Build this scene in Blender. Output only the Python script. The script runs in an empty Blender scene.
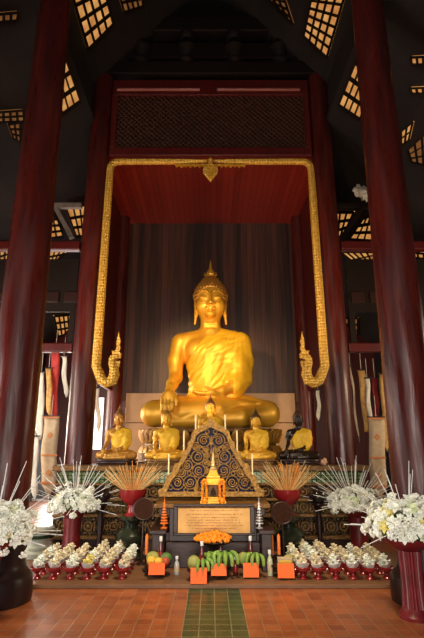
import bpy, bmesh, math, random
import numpy as np
from mathutils import Vector, Matrix, noise
import openvdb as vdb
random.seed(7)
PI = math.pi
sc = bpy.context.scene
COL = sc.collection

# ------------------------------------------------------------------ camera
F = 480.0; PITCH = math.radians(15.0); CZ = 1.5; PCX = 210.5
cam_d = bpy.data.cameras.new('camera'); cam = bpy.data.objects.new('camera', cam_d); COL.objects.link(cam)
cam.location = (0, 0, CZ); cam.rotation_euler = (PI/2 + PITCH, 0, 0)
cam_d.sensor_fit = 'VERTICAL'; cam_d.sensor_height = 36.0; cam_d.lens = 36.0*F/638.0
cam_d.shift_x = (212-PCX)/638.0
cam_d.clip_start = 0.05; cam_d.clip_end = 200
sc.camera = cam
cP, sP = math.cos(PITCH), math.sin(PITCH)

def ray(px, py):
    x = (px-PCX)/F; u = (319-py)/F
    return Vector((x, cP-u*sP, sP+u*cP))
def P(px, py, Y):
    """point of the place seen at that spot of the photograph, at distance Y"""
    d = ray(px, py); return Vector((0, 0, CZ)) + d*(Y/d.y)

# ------------------------------------------------------------------ materials
def mat(name, col, rough=0.5, metal=0.0, col2=None, nscale=8.0, bump=0.0, bscale=None, stretch=(1, 1, 1), coat=0.0, detail=6.0, emis=None, estr=0.0, spec=None):
    m = bpy.data.materials.new(name); m.use_nodes = True
    nt = m.node_tree; b = nt.nodes['Principled BSDF']
    b.inputs['Base Color'].default_value = (*col, 1); b.inputs['Roughness'].default_value = rough
    b.inputs['Metallic'].default_value = metal
    if spec is not None: b.inputs['Specular IOR Level'].default_value = spec
    if coat: b.inputs['Coat Weight'].default_value = coat; b.inputs['Coat Roughness'].default_value = 0.12
    if emis: b.inputs['Emission Color'].default_value = (*emis, 1); b.inputs['Emission Strength'].default_value = estr
    if col2 or bump:
        tc = nt.nodes.new('ShaderNodeTexCoord'); mp = nt.nodes.new('ShaderNodeMapping')
        mp.inputs['Scale'].default_value = stretch
        nt.links.new(tc.outputs['Object'], mp.inputs['Vector'])
        n = nt.nodes.new('ShaderNodeTexNoise'); n.inputs['Scale'].default_value = nscale; n.inputs['Detail'].default_value = detail
        nt.links.new(mp.outputs['Vector'], n.inputs['Vector'])
        if col2:
            r = nt.nodes.new('ShaderNodeValToRGB')
            r.color_ramp.elements[0].position = 0.35; r.color_ramp.elements[1].position = 0.68
            r.color_ramp.elements[0].color = (*col, 1); r.color_ramp.elements[1].color = (*col2, 1)
            nt.links.new(n.outputs['Fac'], r.inputs['Fac']); nt.links.new(r.outputs['Color'], b.inputs['Base Color'])
        if bump:
            n2 = nt.nodes.new('ShaderNodeTexNoise'); n2.inputs['Scale'].default_value = bscale or nscale; n2.inputs['Detail'].default_value = 4
            nt.links.new(mp.outputs['Vector'], n2.inputs['Vector'])
            bp = nt.nodes.new('ShaderNodeBump'); bp.inputs['Strength'].default_value = bump; bp.inputs['Distance'].default_value = 0.02
            nt.links.new(n2.outputs['Fac'], bp.inputs['Height']); nt.links.new(bp.outputs['Normal'], b.inputs['Normal'])
    return m

def voronoi_bump(m, scale, strength, stretch=(1, 1, 1), dark=None):
    nt = m.node_tree; b = nt.nodes['Principled BSDF']
    tc = nt.nodes.new('ShaderNodeTexCoord'); mp = nt.nodes.new('ShaderNodeMapping'); mp.inputs['Scale'].default_value = stretch
    v = nt.nodes.new('ShaderNodeTexVoronoi'); v.inputs['Scale'].default_value = scale; v.inputs['Randomness'].default_value = 0.35
    bp = nt.nodes.new('ShaderNodeBump'); bp.inputs['Strength'].default_value = strength; bp.inputs['Distance'].default_value = 0.03; bp.invert = True
    nt.links.new(tc.outputs['Object'], mp.inputs['Vector']); nt.links.new(mp.outputs['Vector'], v.inputs['Vector'])
    nt.links.new(v.outputs['Distance'], bp.inputs['Height']); nt.links.new(bp.outputs['Normal'], b.inputs['Normal'])
    if dark:
        r = nt.nodes.new('ShaderNodeValToRGB'); r.color_ramp.elements[0].position = 0.25; r.color_ramp.elements[1].position = 0.75
        c = b.inputs['Base Color'].default_value
        r.color_ramp.elements[0].color = c; r.color_ramp.elements[1].color = (*dark, 1)
        nt.links.new(v.outputs['Distance'], r.inputs['Fac']); nt.links.new(r.outputs['Color'], b.inputs['Base Color'])
    return m

M = {}
M['lacquer'] = mat('red_lacquer', (0.105, 0.011, 0.007), 0.34, 0, (0.040, 0.007, 0.006), 3, 0.35, 5, (3, 3, 0.35), spec=.4)
def uneven_sheen(m, lo, hi, stretch, scale):
    nt = m.node_tree; b = nt.nodes['Principled BSDF']
    tc = nt.nodes.new('ShaderNodeTexCoord'); mp = nt.nodes.new('ShaderNodeMapping'); mp.inputs['Scale'].default_value = stretch
    n = nt.nodes.new('ShaderNodeTexNoise'); n.inputs['Scale'].default_value = scale; n.inputs['Detail'].default_value = 7
    mr = nt.nodes.new('ShaderNodeMapRange'); mr.inputs['From Min'].default_value = .35; mr.inputs['From Max'].default_value = .65; mr.inputs['To Min'].default_value = lo; mr.inputs['To Max'].default_value = hi
    nt.links.new(tc.outputs['Object'], mp.inputs['Vector']); nt.links.new(mp.outputs['Vector'], n.inputs['Vector']); nt.links.new(n.outputs['Fac'], mr.inputs['Value']); nt.links.new(mr.outputs['Result'], b.inputs['Roughness'])
uneven_sheen(M['lacquer'], .22, .55, (5, 5, .5), 2.2)
M['lacquer_red'] = mat('bright_red_lacquer', (0.30, 0.014, 0.016), 0.28, 0, (0.20, 0.010, 0.012), 6, coat=0.2)
M['pedestal_red'] = mat('dark_red_pedestal', (0.17, 0.011, 0.014), 0.36, 0, (0.10, 0.008, 0.010), 6)
M['red_wood'] = mat('red_painted_wood', (0.11, 0.008, 0.006), 0.42, 0, (0.065, 0.005, 0.004), 4, 0.1, 8, (6, 6, 0.5))
M['dark_wood'] = mat('dark_wood', (0.016, 0.008, 0.005), 0.6, 0, (0.008, 0.004, 0.003), 5, 0.15, 8, (6, 1, 6), spec=.2)
M['dark_base'] = mat('black_brown_lacquer', (0.020, 0.008, 0.008), 0.35, 0, (0.012, 0.005, 0.005), 6, spec=.3)
M['stand_wood'] = mat('dark_reddish_wood', (0.036, 0.010, 0.007), 0.4, 0, (0.018, 0.006, 0.004), 6, 0.1, 10, (1, 4, 6))
M['gold'] = mat('gilded', (0.82, 0.44, 0.04), 0.42, 0.40, (0.68, 0.33, 0.025), 3.0, 0.10, 14)
M['gold_hair'] = mat('gilded_hair', (0.62, 0.29, 0.045), 0.42, 0.5)
M['robe'] = mat('yellow_silk', (0.92, 0.58, 0.035), 0.40, 0.25, (0.84, 0.45, 0.02), 5, 0.25, 14)
M['robe_small'] = mat('bright_yellow_cloth', (0.86, 0.52, 0.02), 0.55, 0.1, (0.78, 0.40, 0.02), 8, 0.2, 30)
M['naga'] = voronoi_bump(mat('gilded_scales', (0.88, 0.52, 0.08), 0.42, 0.25), 19, 0.9, (1, 1, 1), (0.60, 0.28, 0.03))
M['carved_gold'] = mat('aged_carved_gold', (0.24, 0.115, 0.026), 0.45, 0.35, (0.11, 0.048, 0.012), 22, 0.5, 40)
M['bronze'] = mat('bronze_statue', (0.66, 0.32, 0.05), 0.4, 0.4, (0.45, 0.20, 0.035), 6)
M['black_bronze'] = mat('black_bronze', (0.030, 0.017, 0.010), 0.3, 0.4)
M['petal_gold'] = mat('petal_gold', (0.50, 0.25, 0.035), 0.45, 0.3, (0.28, 0.12, 0.02), 9)
M['pediment_gold'] = mat('pediment_gold', (0.50, 0.27, 0.05), 0.40, 0.35, (0.20, 0.09, 0.02), 26, 0.8, 36)
M['hair_dark'] = mat('dark_bronze_hair', (0.10, 0.045, 0.018), 0.5, 0.3)
M['hair_brown'] = mat('brown_hair', (0.28, 0.12, 0.035), 0.5, 0.3)
M['planks'] = None
M['dado'] = mat('tan_panel', (0.42, 0.26, 0.15), 0.55, 0, (0.32, 0.19, 0.105), 2.5, 0.1, 6)
M['mat'] = mat('brown_mat', (0.20, 0.095, 0.042), 0.5, 0, (0.14, 0.064, 0.028), 3, 0.15, 60)
M['orange_paper'] = mat('orange_paper', (1.0, 0.15, 0.012), 0.6)
M['marigold'] = mat('marigold', (0.95, 0.33, 0.01), 0.8, 0, (0.85, 0.20, 0.005), 40)
M['white_petal'] = mat('white_petal', (0.90, 0.92, 0.86), 0.6, 0, (0.84, 0.86, 0.72), 30)
M['yellow_petal'] = mat('pale_yellow_petal', (0.80, 0.74, 0.30), 0.6, 0, (0.75, 0.62, 0.12), 25)
M['cream_petal'] = mat('cream_petal', (0.88, 0.82, 0.66), 0.6, 0, (0.74, 0.62, 0.36), 40)
M['grey_wrap'] = mat('silver_white_wrapper', (0.74, 0.72, 0.68), 0.35, 0.1, (0.48, 0.44, 0.36), 60, 0.5, 60)
M['stalk'] = mat('white_beads', (0.85, 0.86, 0.82), 0.6)
M['leaf'] = mat('green_leaf', (0.06, 0.14, 0.03), 0.5, 0, (0.10, 0.20, 0.05), 20)
M['banana'] = mat('green_banana', (0.16, 0.32, 0.05), 0.45, 0, (0.26, 0.38, 0.07), 10)
M['papaya'] = mat('olive_fruit', (0.28, 0.30, 0.07), 0.5, 0, (0.42, 0.36, 0.10), 9)
M['fruit_yellow'] = mat('yellow_fruit', (0.80, 0.45, 0.04), 0.5, 0, (0.65, 0.42, 0.05), 9)
M['fruit_red'] = mat('red_fruit', (0.45, 0.06, 0.03), 0.5)
M['bottle'] = mat('dark_red_drink', (0.10, 0.012, 0.010), 0.1, 0, coat=0.6)
M['water'] = mat('clear_plastic', (0.45, 0.46, 0.46), 0.12, 0, coat=0.5)
M['cap'] = mat('white_cap', (0.80, 0.80, 0.80), 0.4)
M['incense'] = mat('incense_stick', (0.78, 0.30, 0.05), 0.7)
M['incense_pale'] = mat('pale_incense_stick', (0.75, 0.52, 0.22), 0.7)
M['orange_wax'] = mat('orange_wax', (0.80, 0.18, 0.02), 0.5)
M['wicker'] = mat('brown_wicker', (0.050, 0.016, 0.007), 0.85, 0, (0.025, 0.009, 0.005), 60, 0.6, 90, spec=.15)
M['silver'] = mat('silver', (0.72, 0.70, 0.70), 0.35, 0.6)
M['cream_cloth'] = mat('cream_cloth', (0.56, 0.42, 0.27), 0.8, 0, (0.48, 0.34, 0.20), 12, 0.2, 60)
M['white_cloth'] = mat('white_cloth', (0.80, 0.74, 0.64), 0.8, 0, (0.70, 0.62, 0.48), 9)
M['red_cloth'] = mat('red_cloth', (0.60, 0.05, 0.04), 0.7, 0, (0.45, 0.03, 0.03), 9)
M['gold_cloth'] = mat('golden_cloth', (0.62, 0.36, 0.09), 0.6, 0, (0.42, 0.2, 0.05), 14, 0.2, 30)
M['motif'] = mat('orange_motif', (0.58, 0.20, 0.06), 0.7)
M['grey_wood'] = mat('lit_grey_wood', (0.25, 0.20, 0.17), 0.6, 0, (0.16, 0.12, 0.10), 8, 0.2, 16)  # pale grey puts the light on the left bracket into the colour
M['pale_stone'] = mat('pale_green_glaze', (0.50, 0.52, 0.44), 0.3, 0, (0.40, 0.42, 0.33), 6)
M['mirror'] = mat('blue_mirror_glass', (0.004, 0.005, 0.012), 0.22, 0.0, (0.012, 0.018, 0.085), 5, spec=0.03)  # blue patches put reflections in the glass into the colour
M['wax'] = mat('ivory_wax', (0.85, 0.72, 0.42), 0.5)
M['glass_green'] = mat('green_mirror_mosaic', (0.04, 0.085, 0.035), 0.25, 0.3, (0.03, 0.06, 0.03), 30)
M['glow'] = None
M['lamp'] = mat('pale_plaster', (0.55, 0.50, 0.43), 0.6, 0, (0.40, 0.36, 0.30), 9)

def planks(name, c1, c2, width, vertical='X', rough=0.45):
    m = bpy.data.materials.new(name); m.use_nodes = True
    nt = m.node_tree; b = nt.nodes['Principled BSDF']; L = nt.links.new
    tc = nt.nodes.new('ShaderNodeTexCoord'); sep = nt.nodes.new('ShaderNodeSeparateXYZ'); L(tc.outputs['Object'], sep.inputs[0])
    dv = nt.nodes.new('ShaderNodeMath'); dv.operation = 'DIVIDE'; dv.inputs[1].default_value = width; L(sep.outputs[vertical], dv.inputs[0])
    fl = nt.nodes.new('ShaderNodeMath'); fl.operation = 'FLOOR'; L(dv.outputs[0], fl.inputs[0])
    fr = nt.nodes.new('ShaderNodeMath'); fr.operation = 'FRACT'; L(dv.outputs[0], fr.inputs[0])
    wn = nt.nodes.new('ShaderNodeTexWhiteNoise'); wn.noise_dimensions = '1D'; L(fl.outputs[0], wn.inputs['W'])
    mp = nt.nodes.new('ShaderNodeMapping'); mp.inputs['Scale'].default_value = (9, 9, 0.45) if vertical == 'X' else (9, 0.6, 9)
    L(tc.outputs['Object'], mp.inputs['Vector'])
    n = nt.nodes.new('ShaderNodeTexNoise'); n.inputs['Scale'].default_value = 1.6; n.inputs['Detail'].default_value = 8; L(mp.outputs['Vector'], n.inputs['Vector'])
    ad = nt.nodes.new('ShaderNodeMath'); ad.operation = 'MULTIPLY_ADD'; ad.inputs[1].default_value = 0.5; L(wn.outputs['Value'], ad.inputs[0]); L(n.outputs['Fac'], ad.inputs[2])
    r = nt.nodes.new('ShaderNodeValToRGB'); r.color_ramp.elements[0].position = 0.45; r.color_ramp.elements[1].position = 1.05
    r.color_ramp.elements[0].color = (*c1, 1); r.color_ramp.elements[1].color = (*c2, 1); L(ad.outputs[0], r.inputs['Fac'])
    gap = nt.nodes.new('ShaderNodeMath'); gap.operation = 'GREATER_THAN'; gap.inputs[1].default_value = 0.06; L(fr.outputs[0], gap.inputs[0])
    mx = nt.nodes.new('ShaderNodeMix'); mx.data_type = 'RGBA'; L(gap.outputs[0], mx.inputs['Factor'])
    mx.inputs[6].default_value = (0.006, 0.003, 0.002, 1); L(r.outputs['Color'], mx.inputs[7]); L(mx.outputs[2], b.inputs['Base Color'])
    bp = nt.nodes.new('ShaderNodeBump'); bp.inputs['Strength'].default_value = 0.4; bp.inputs['Distance'].default_value = 0.01
    L(ad.outputs[0], bp.inputs['Height']); L(bp.outputs['Normal'], b.inputs['Normal'])
    b.inputs['Roughness'].default_value = rough
    return m
M['planks'] = planks('dark_plank_wall', (0.013, 0.004, 0.003), (0.088, 0.031, 0.019), 0.155)
M['red_planks'] = planks('red_plank_ceiling', (0.17, 0.010, 0.006), (0.24, 0.020, 0.011), 0.13, rough=0.4)
M['black_planks'] = planks('near_black_plank', (0.007, 0.004, 0.003), (0.018, 0.009, 0.006), 0.25, rough=0.8)  # near-black brown tone on every plank

def floor_mat():
    m = bpy.data.materials.new('floor_tiles'); m.use_nodes = True
    nt = m.node_tree; b = nt.nodes['Principled BSDF']; L = nt.links.new
    tc = nt.nodes.new('ShaderNodeTexCoord')
    fm = nt.nodes.new('ShaderNodeMapping'); fm.inputs['Location'].default_value = (-.04, 0, 0); L(tc.outputs['Object'], fm.inputs['Vector'])
    def brick(c1, c2, mc):
        t = nt.nodes.new('ShaderNodeTexBrick'); t.offset = 0.0; t.squash = 1.0
        t.inputs['Scale'].default_value = 1.0; t.inputs['Brick Width'].default_value = 0.140; t.inputs['Row Height'].default_value = 0.140
        t.inputs['Mortar Size'].default_value = 0.0045; t.inputs['Mortar Smooth'].default_value = 0.3; t.inputs['Bias'].default_value = 0
        t.inputs['Color1'].default_value = (*c1, 1); t.inputs['Color2'].default_value = (*c2, 1); t.inputs['Mortar'].default_value = (*mc, 1)
        L(fm.outputs['Vector'], t.inputs['Vector']); return t
    a = brick((0.36, 0.100, 0.028), (0.24, 0.058, 0.017), (0.30, 0.17, 0.09))
    g = brick((0.055, 0.072, 0.022), (0.028, 0.042, 0.014), (0.24, 0.22, 0.11))
    sep = nt.nodes.new('ShaderNodeSeparateXYZ'); L(tc.outputs['Object'], sep.inputs[0])
    ab = nt.nodes.new('ShaderNodeMath'); ab.operation = 'ABSOLUTE'; sx = nt.nodes.new('ShaderNodeMath'); sx.operation = 'SUBTRACT'; sx.inputs[1].default_value = 0.04; L(sep.outputs['X'], sx.inputs[0]); L(sx.outputs[0], ab.inputs[0])
    lt = nt.nodes.new('ShaderNodeMath'); lt.operation = 'LESS_THAN'; lt.inputs[1].default_value = 0.280; L(ab.outputs[0], lt.inputs[0])
    mx = nt.nodes.new('ShaderNodeMix'); mx.data_type = 'RGBA'; L(lt.outputs[0], mx.inputs['Factor']); L(a.outputs['Color'], mx.inputs[6]); L(g.outputs['Color'], mx.inputs[7])
    n = nt.nodes.new('ShaderNodeTexNoise'); n.inputs['Scale'].default_value = 5; n.inputs['Detail'].default_value = 5; L(tc.outputs['Object'], n.inputs['Vector'])
    mr = nt.nodes.new('ShaderNodeMapRange'); mr.inputs['To Min'].default_value = 0.6; mr.inputs['To Max'].default_value = 1.35; L(n.outputs['Fac'], mr.inputs['Value'])
    mm = nt.nodes.new('ShaderNodeMix'); mm.data_type = 'RGBA'; mm.blend_type = 'MULTIPLY'; mm.inputs['Factor'].default_value = 1
    L(mx.outputs[2], mm.inputs[6]); L(mr.outputs['Result'], mm.inputs[7]); L(mm.outputs[2], b.inputs['Base Color'])
    rr = nt.nodes.new('ShaderNodeMapRange'); rr.inputs['To Min'].default_value = 0.22; rr.inputs['To Max'].default_value = 0.42; L(n.outputs['Fac'], rr.inputs['Value']); L(rr.outputs['Result'], b.inputs['Roughness'])
    bp = nt.nodes.new('ShaderNodeBump'); bp.invert = True; bp.inputs['Strength'].default_value = 0.5; bp.inputs['Distance'].default_value = 0.004
    L(a.outputs['Fac'], bp.inputs['Height']); L(bp.outputs['Normal'], b.inputs['Normal'])
    return m
M['floor'] = floor_mat()

def ornament_mat(name, gold, ground, scale):
    """gilded relief of small whorls over coloured mirror glass"""
    m = bpy.data.materials.new(name); m.use_nodes = True
    nt = m.node_tree; b = nt.nodes['Principled BSDF']; L = nt.links.new
    tc = nt.nodes.new('ShaderNodeTexCoord'); v = nt.nodes.new('ShaderNodeTexVoronoi'); v.inputs['Scale'].default_value = scale; v.inputs['Randomness'].default_value = 0.6
    L(tc.outputs['Object'], v.inputs['Vector'])
    w = nt.nodes.new('ShaderNodeMath'); w.operation = 'MULTIPLY'; w.inputs[1].default_value = 26; L(v.outputs['Distance'], w.inputs[0])
    s = nt.nodes.new('ShaderNodeMath'); s.operation = 'SINE'; L(w.outputs[0], s.inputs[0])
    r = nt.nodes.new('ShaderNodeValToRGB'); r.color_ramp.elements[0].position = 0.35; r.color_ramp.elements[1].position = 0.55
    r.color_ramp.elements[0].color = (*ground, 1); r.color_ramp.elements[1].color = (*gold, 1); L(s.outputs[0], r.inputs['Fac']); L(r.outputs['Color'], b.inputs['Base Color'])
    bp = nt.nodes.new('ShaderNodeBump'); bp.inputs['Strength'].default_value = 0.7; bp.inputs['Distance'].default_value = 0.01; L(s.outputs[0], bp.inputs['Height']); L(bp.outputs['Normal'], b.inputs['Normal'])
    b.inputs['Metallic'].default_value = 0.35; b.inputs['Roughness'].default_value = 0.35
    return m
M['ornament'] = ornament_mat('gilded_green_ornament', (0.20, 0.13, 0.04), (0.022, 0.030, 0.014), 11)
M['ornament_dark'] = ornament_mat('gilded_dark_ornament', (0.15, 0.085, 0.025), (0.018, 0.010, 0.006), 9)

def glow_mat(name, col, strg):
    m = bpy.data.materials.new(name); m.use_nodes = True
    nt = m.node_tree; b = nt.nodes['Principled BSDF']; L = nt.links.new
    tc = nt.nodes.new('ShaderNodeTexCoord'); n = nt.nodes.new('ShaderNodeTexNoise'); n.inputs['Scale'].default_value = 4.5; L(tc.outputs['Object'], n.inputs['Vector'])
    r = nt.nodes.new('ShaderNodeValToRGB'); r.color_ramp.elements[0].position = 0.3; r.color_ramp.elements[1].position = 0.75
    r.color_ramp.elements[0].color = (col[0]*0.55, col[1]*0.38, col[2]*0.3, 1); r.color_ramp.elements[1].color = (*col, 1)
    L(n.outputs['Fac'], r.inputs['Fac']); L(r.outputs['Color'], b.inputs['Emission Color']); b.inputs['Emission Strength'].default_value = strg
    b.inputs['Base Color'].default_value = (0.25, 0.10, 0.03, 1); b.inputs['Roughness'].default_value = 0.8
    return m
M['glow'] = glow_mat('self_lit_roof_tiles', (0.95, 0.50, 0.15), 0.75)  # tiles given emission in place of lamplight falling on them
M['glow_dim'] = glow_mat('dim_self_lit_roof_tiles', (0.75, 0.36, 0.11), 0.2)

# ------------------------------------------------------------------ mesh helpers
class MB:
    def __init__(self): self.bm = bmesh.new()
    def box(self, c, s, rot=None, taper=None):
        r = bmesh.ops.create_cube(self.bm, size=1.0)
        mtx = Matrix.Translation(c) @ (rot.to_4x4() if rot is not None else Matrix()) @ Matrix.Diagonal((*s, 1))
        if taper:
            for v in r['verts']:
                if v.co.z > 0: v.co.x *= taper; v.co.y *= taper
        bmesh.ops.transform(self.bm, matrix=mtx, verts=r['verts']); return self
    def span(self, a, b):
        a = Vector(a); b = Vector(b)
        return self.box((a+b)/2, [abs(q) for q in (b-a)])
    def bar(self, p0, p1, w, h, up=(0, 0, 1)):
        p0 = Vector(p0); p1 = Vector(p1); d = p1-p0; L = d.length
        if L < 1e-6: return self
        d.normalize(); upv = Vector(up); s = d.cross(upv)
        if s.length < 1e-4: s = d.cross(Vector((0, 1, 0)))
        s.normalize(); u = s.cross(d)
        rot = Matrix((s, d, u)).transposed()
        return self.box((p0+p1)/2, (w, L, h), rot)
    def cyl(self, p0, p1, r0, r1=None, n=16, caps=True):
        return self.tube([p0, p1], [r0, r0 if r1 is None else r1], n, caps)
    def tube(self, pts, radii, n=10, caps=True):
        pts = [Vector(p) for p in pts]; rings = []
        t0 = (pts[1]-pts[0]).normalized(); a = t0.orthogonal().normalized()
        for i, p in enumerate(pts):
            t = (pts[min(i+1, len(pts)-1)]-pts[max(i-1, 0)]).normalized()
            a = (a-t*a.dot(t)).normalized(); b = t.cross(a)
            rr = radii[i] if isinstance(radii, (list, tuple)) else radii
            rings.append([self.bm.verts.new(p+(a*math.cos(2*PI*k/n)+b*math.sin(2*PI*k/n))*rr) for k in range(n)])
        for i in range(len(rings)-1):
            for k in range(n):
                self.bm.faces.new((rings[i][k], rings[i][(k+1) % n], rings[i+1][(k+1) % n], rings[i+1][k]))
        if caps:
            self.bm.faces.new(rings[0][::-1]); self.bm.faces.new(rings[-1])
        return self
    def lathe(self, prof, c=(0, 0, 0), n=24, flute=0.0, nf=0):
        c = Vector(c); rings = []
        for r, z in prof:
            if r < 1e-5: rings.append([self.bm.verts.new(c+Vector((0, 0, z)))])
            else:
                ring = []
                for k in range(n):
                    a = 2*PI*k/n; q = r*(1+flute*math.cos(nf*a)) if nf else r
                    ring.append(self.bm.verts.new(c+Vector((q*math.cos(a), q*math.sin(a), z))))
                rings.append(ring)
        for A, B in zip(rings, rings[1:]):
            for k in range(n):
                k2 = (k+1) % n
                if len(A) == 1 and len(B) == 1: continue
                if len(A) == 1: self.bm.faces.new((A[0], B[k2], B[k]))
                elif len(B) == 1: self.bm.faces.new((A[k], A[k2], B[0]))
                else: self.bm.faces.new((A[k], A[k2], B[k2], B[k]))
        if len(rings[0]) > 1: self.bm.faces.new(rings[0][::-1])
        if len(rings[-1]) > 1: self.bm.faces.new(rings[-1])
        return self
    def ball(self, c, s, u=14, v=10, rot=None, jitter=0.0):
        if not hasattr(s, '__len__'): s = (s, s, s)
        r = bmesh.ops.create_uvsphere(self.bm, u_segments=u, v_segments=v, radius=1.0)
        if jitter:
            o = Vector((random.random()*9, random.random()*9, 0))
            for q in r['verts']: q.co *= 1+jitter*noise.noise(q.co*2.3+o)*2
        mtx = Matrix.Translation(c) @ (rot.to_4x4() if rot is not None else Matrix()) @ Matrix.Diagonal((*s, 1))
        bmesh.ops.transform(self.bm, matrix=mtx, verts=r['verts']); return self
    def torus(self, c, R, r, rot=None, n=20, m=8):
        pts = []
        q = rot if rot is not None else Matrix.Identity(3)
        rings = []
        for i in range(n):
            a = 2*PI*i/n; ring = []
            for j in range(m):
                b = 2*PI*j/m
                ring.append(self.bm.verts.new(Vector(c)+q @ Vector(((R+r*math.cos(b))*math.cos(a), (R+r*math.cos(b))*math.sin(a), r*math.sin(b)))))
            rings.append(ring)
        for i in range(n):
            for j in range(m):
                A = rings[i]; B = rings[(i+1) % n]
                self.bm.faces.new((A[j], B[j], B[(j+1) % m], A[(j+1) % m]))
        return self
    def prism(self, poly, y0, y1):
        """polygon in x,z given a depth from y0 to y1"""
        a = [self.bm.verts.new((x, y0, z)) for x, z in poly]; b = [self.bm.verts.new((x, y1, z)) for x, z in poly]
        n = len(poly)
        self.bm.faces.new(a[::-1]); self.bm.faces.new(b)
        for i in range(n): self.bm.faces.new((a[i], a[(i+1) % n], b[(i+1) % n], b[i]))
        return self
    def petal(self, mtx, L, W, curl=0.35, n=4):
        rows = []
        for i in range(n+1):
            t = i/n; w = W*math.sin(PI*min(0.98, 0.12+t*0.88))**0.8*0.5; z = curl*L*t*t
            rows.append([self.bm.verts.new(mtx @ Vector((s*w, L*t*(1-0.15*t), z+abs(s)*w*0.35))) for s in (-1, 0, 1)])
        for A, B in zip(rows, rows[1:]):
            for k in range(2): self.bm.faces.new((A[k], A[k+1], B[k+1], B[k]))
        return self
    def mesh(self, name, m, smooth=False):
        bmesh.ops.recalc_face_normals(self.bm, faces=self.bm.faces)
        me = bpy.data.meshes.new(name); self.bm.to_mesh(me); self.bm.free()
        if smooth:
            me.polygons.foreach_set('use_smooth', [True]*len(me.polygons))
            try: me.set_sharp_from_angle(angle=math.radians(40))
            except Exception: pass
        me.materials.append(m); return me
    def build(self, name, m, parent=None, smooth=False, bevel=0.0, loc=None):
        me = self.mesh(name, m, smooth)
        o = link(name, me, parent)
        if loc is not None: o.location = loc
        if bevel:
            bv = o.modifiers.new('bevel', 'BEVEL'); bv.width = bevel; bv.segments = 2; bv.limit_method = 'ANGLE'
        return o

def link(name, me, parent=None):
    o = bpy.data.objects.new(name, me); COL.objects.link(o)
    if parent is not None: o.parent = parent
    return o
def tag(o, label=None, cat=None, group=None, kind=None):
    if label: o['label'] = label
    if cat: o['category'] = cat
    if group: o['group'] = group
    if kind: o['kind'] = kind
    return o
def thing(name, label, cat, loc=(0, 0, 0), rz=0.0, group=None, kind='thing'):
    o = link(name, None); o.location = loc; o.rotation_euler = (0, 0, rz); o.empty_display_size = 0.1
    return tag(o, label, cat, group, kind)
def dup(root, loc, rz=None, label=None, group=None, rot=None, scale=None):
    r = root.copy(); COL.objects.link(r); r.location = loc
    if rz is not None: r.rotation_euler = (0, 0, rz)
    if rot is not None: r.rotation_euler = rot
    if scale is not None: r.scale = (scale,)*3
    if label: r['label'] = label
    if group: r['group'] = group
    for ch in list(root.children):
        c = ch.copy(); COL.objects.link(c); c.parent = r
        for g in list(ch.children):
            d = g.copy(); COL.objects.link(d); d.parent = c
    return r
def setmat(o, m):
    o.material_slots[0].link = 'OBJECT'; o.material_slots[0].material = m
def struct(o): return tag(o, kind='structure')

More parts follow.
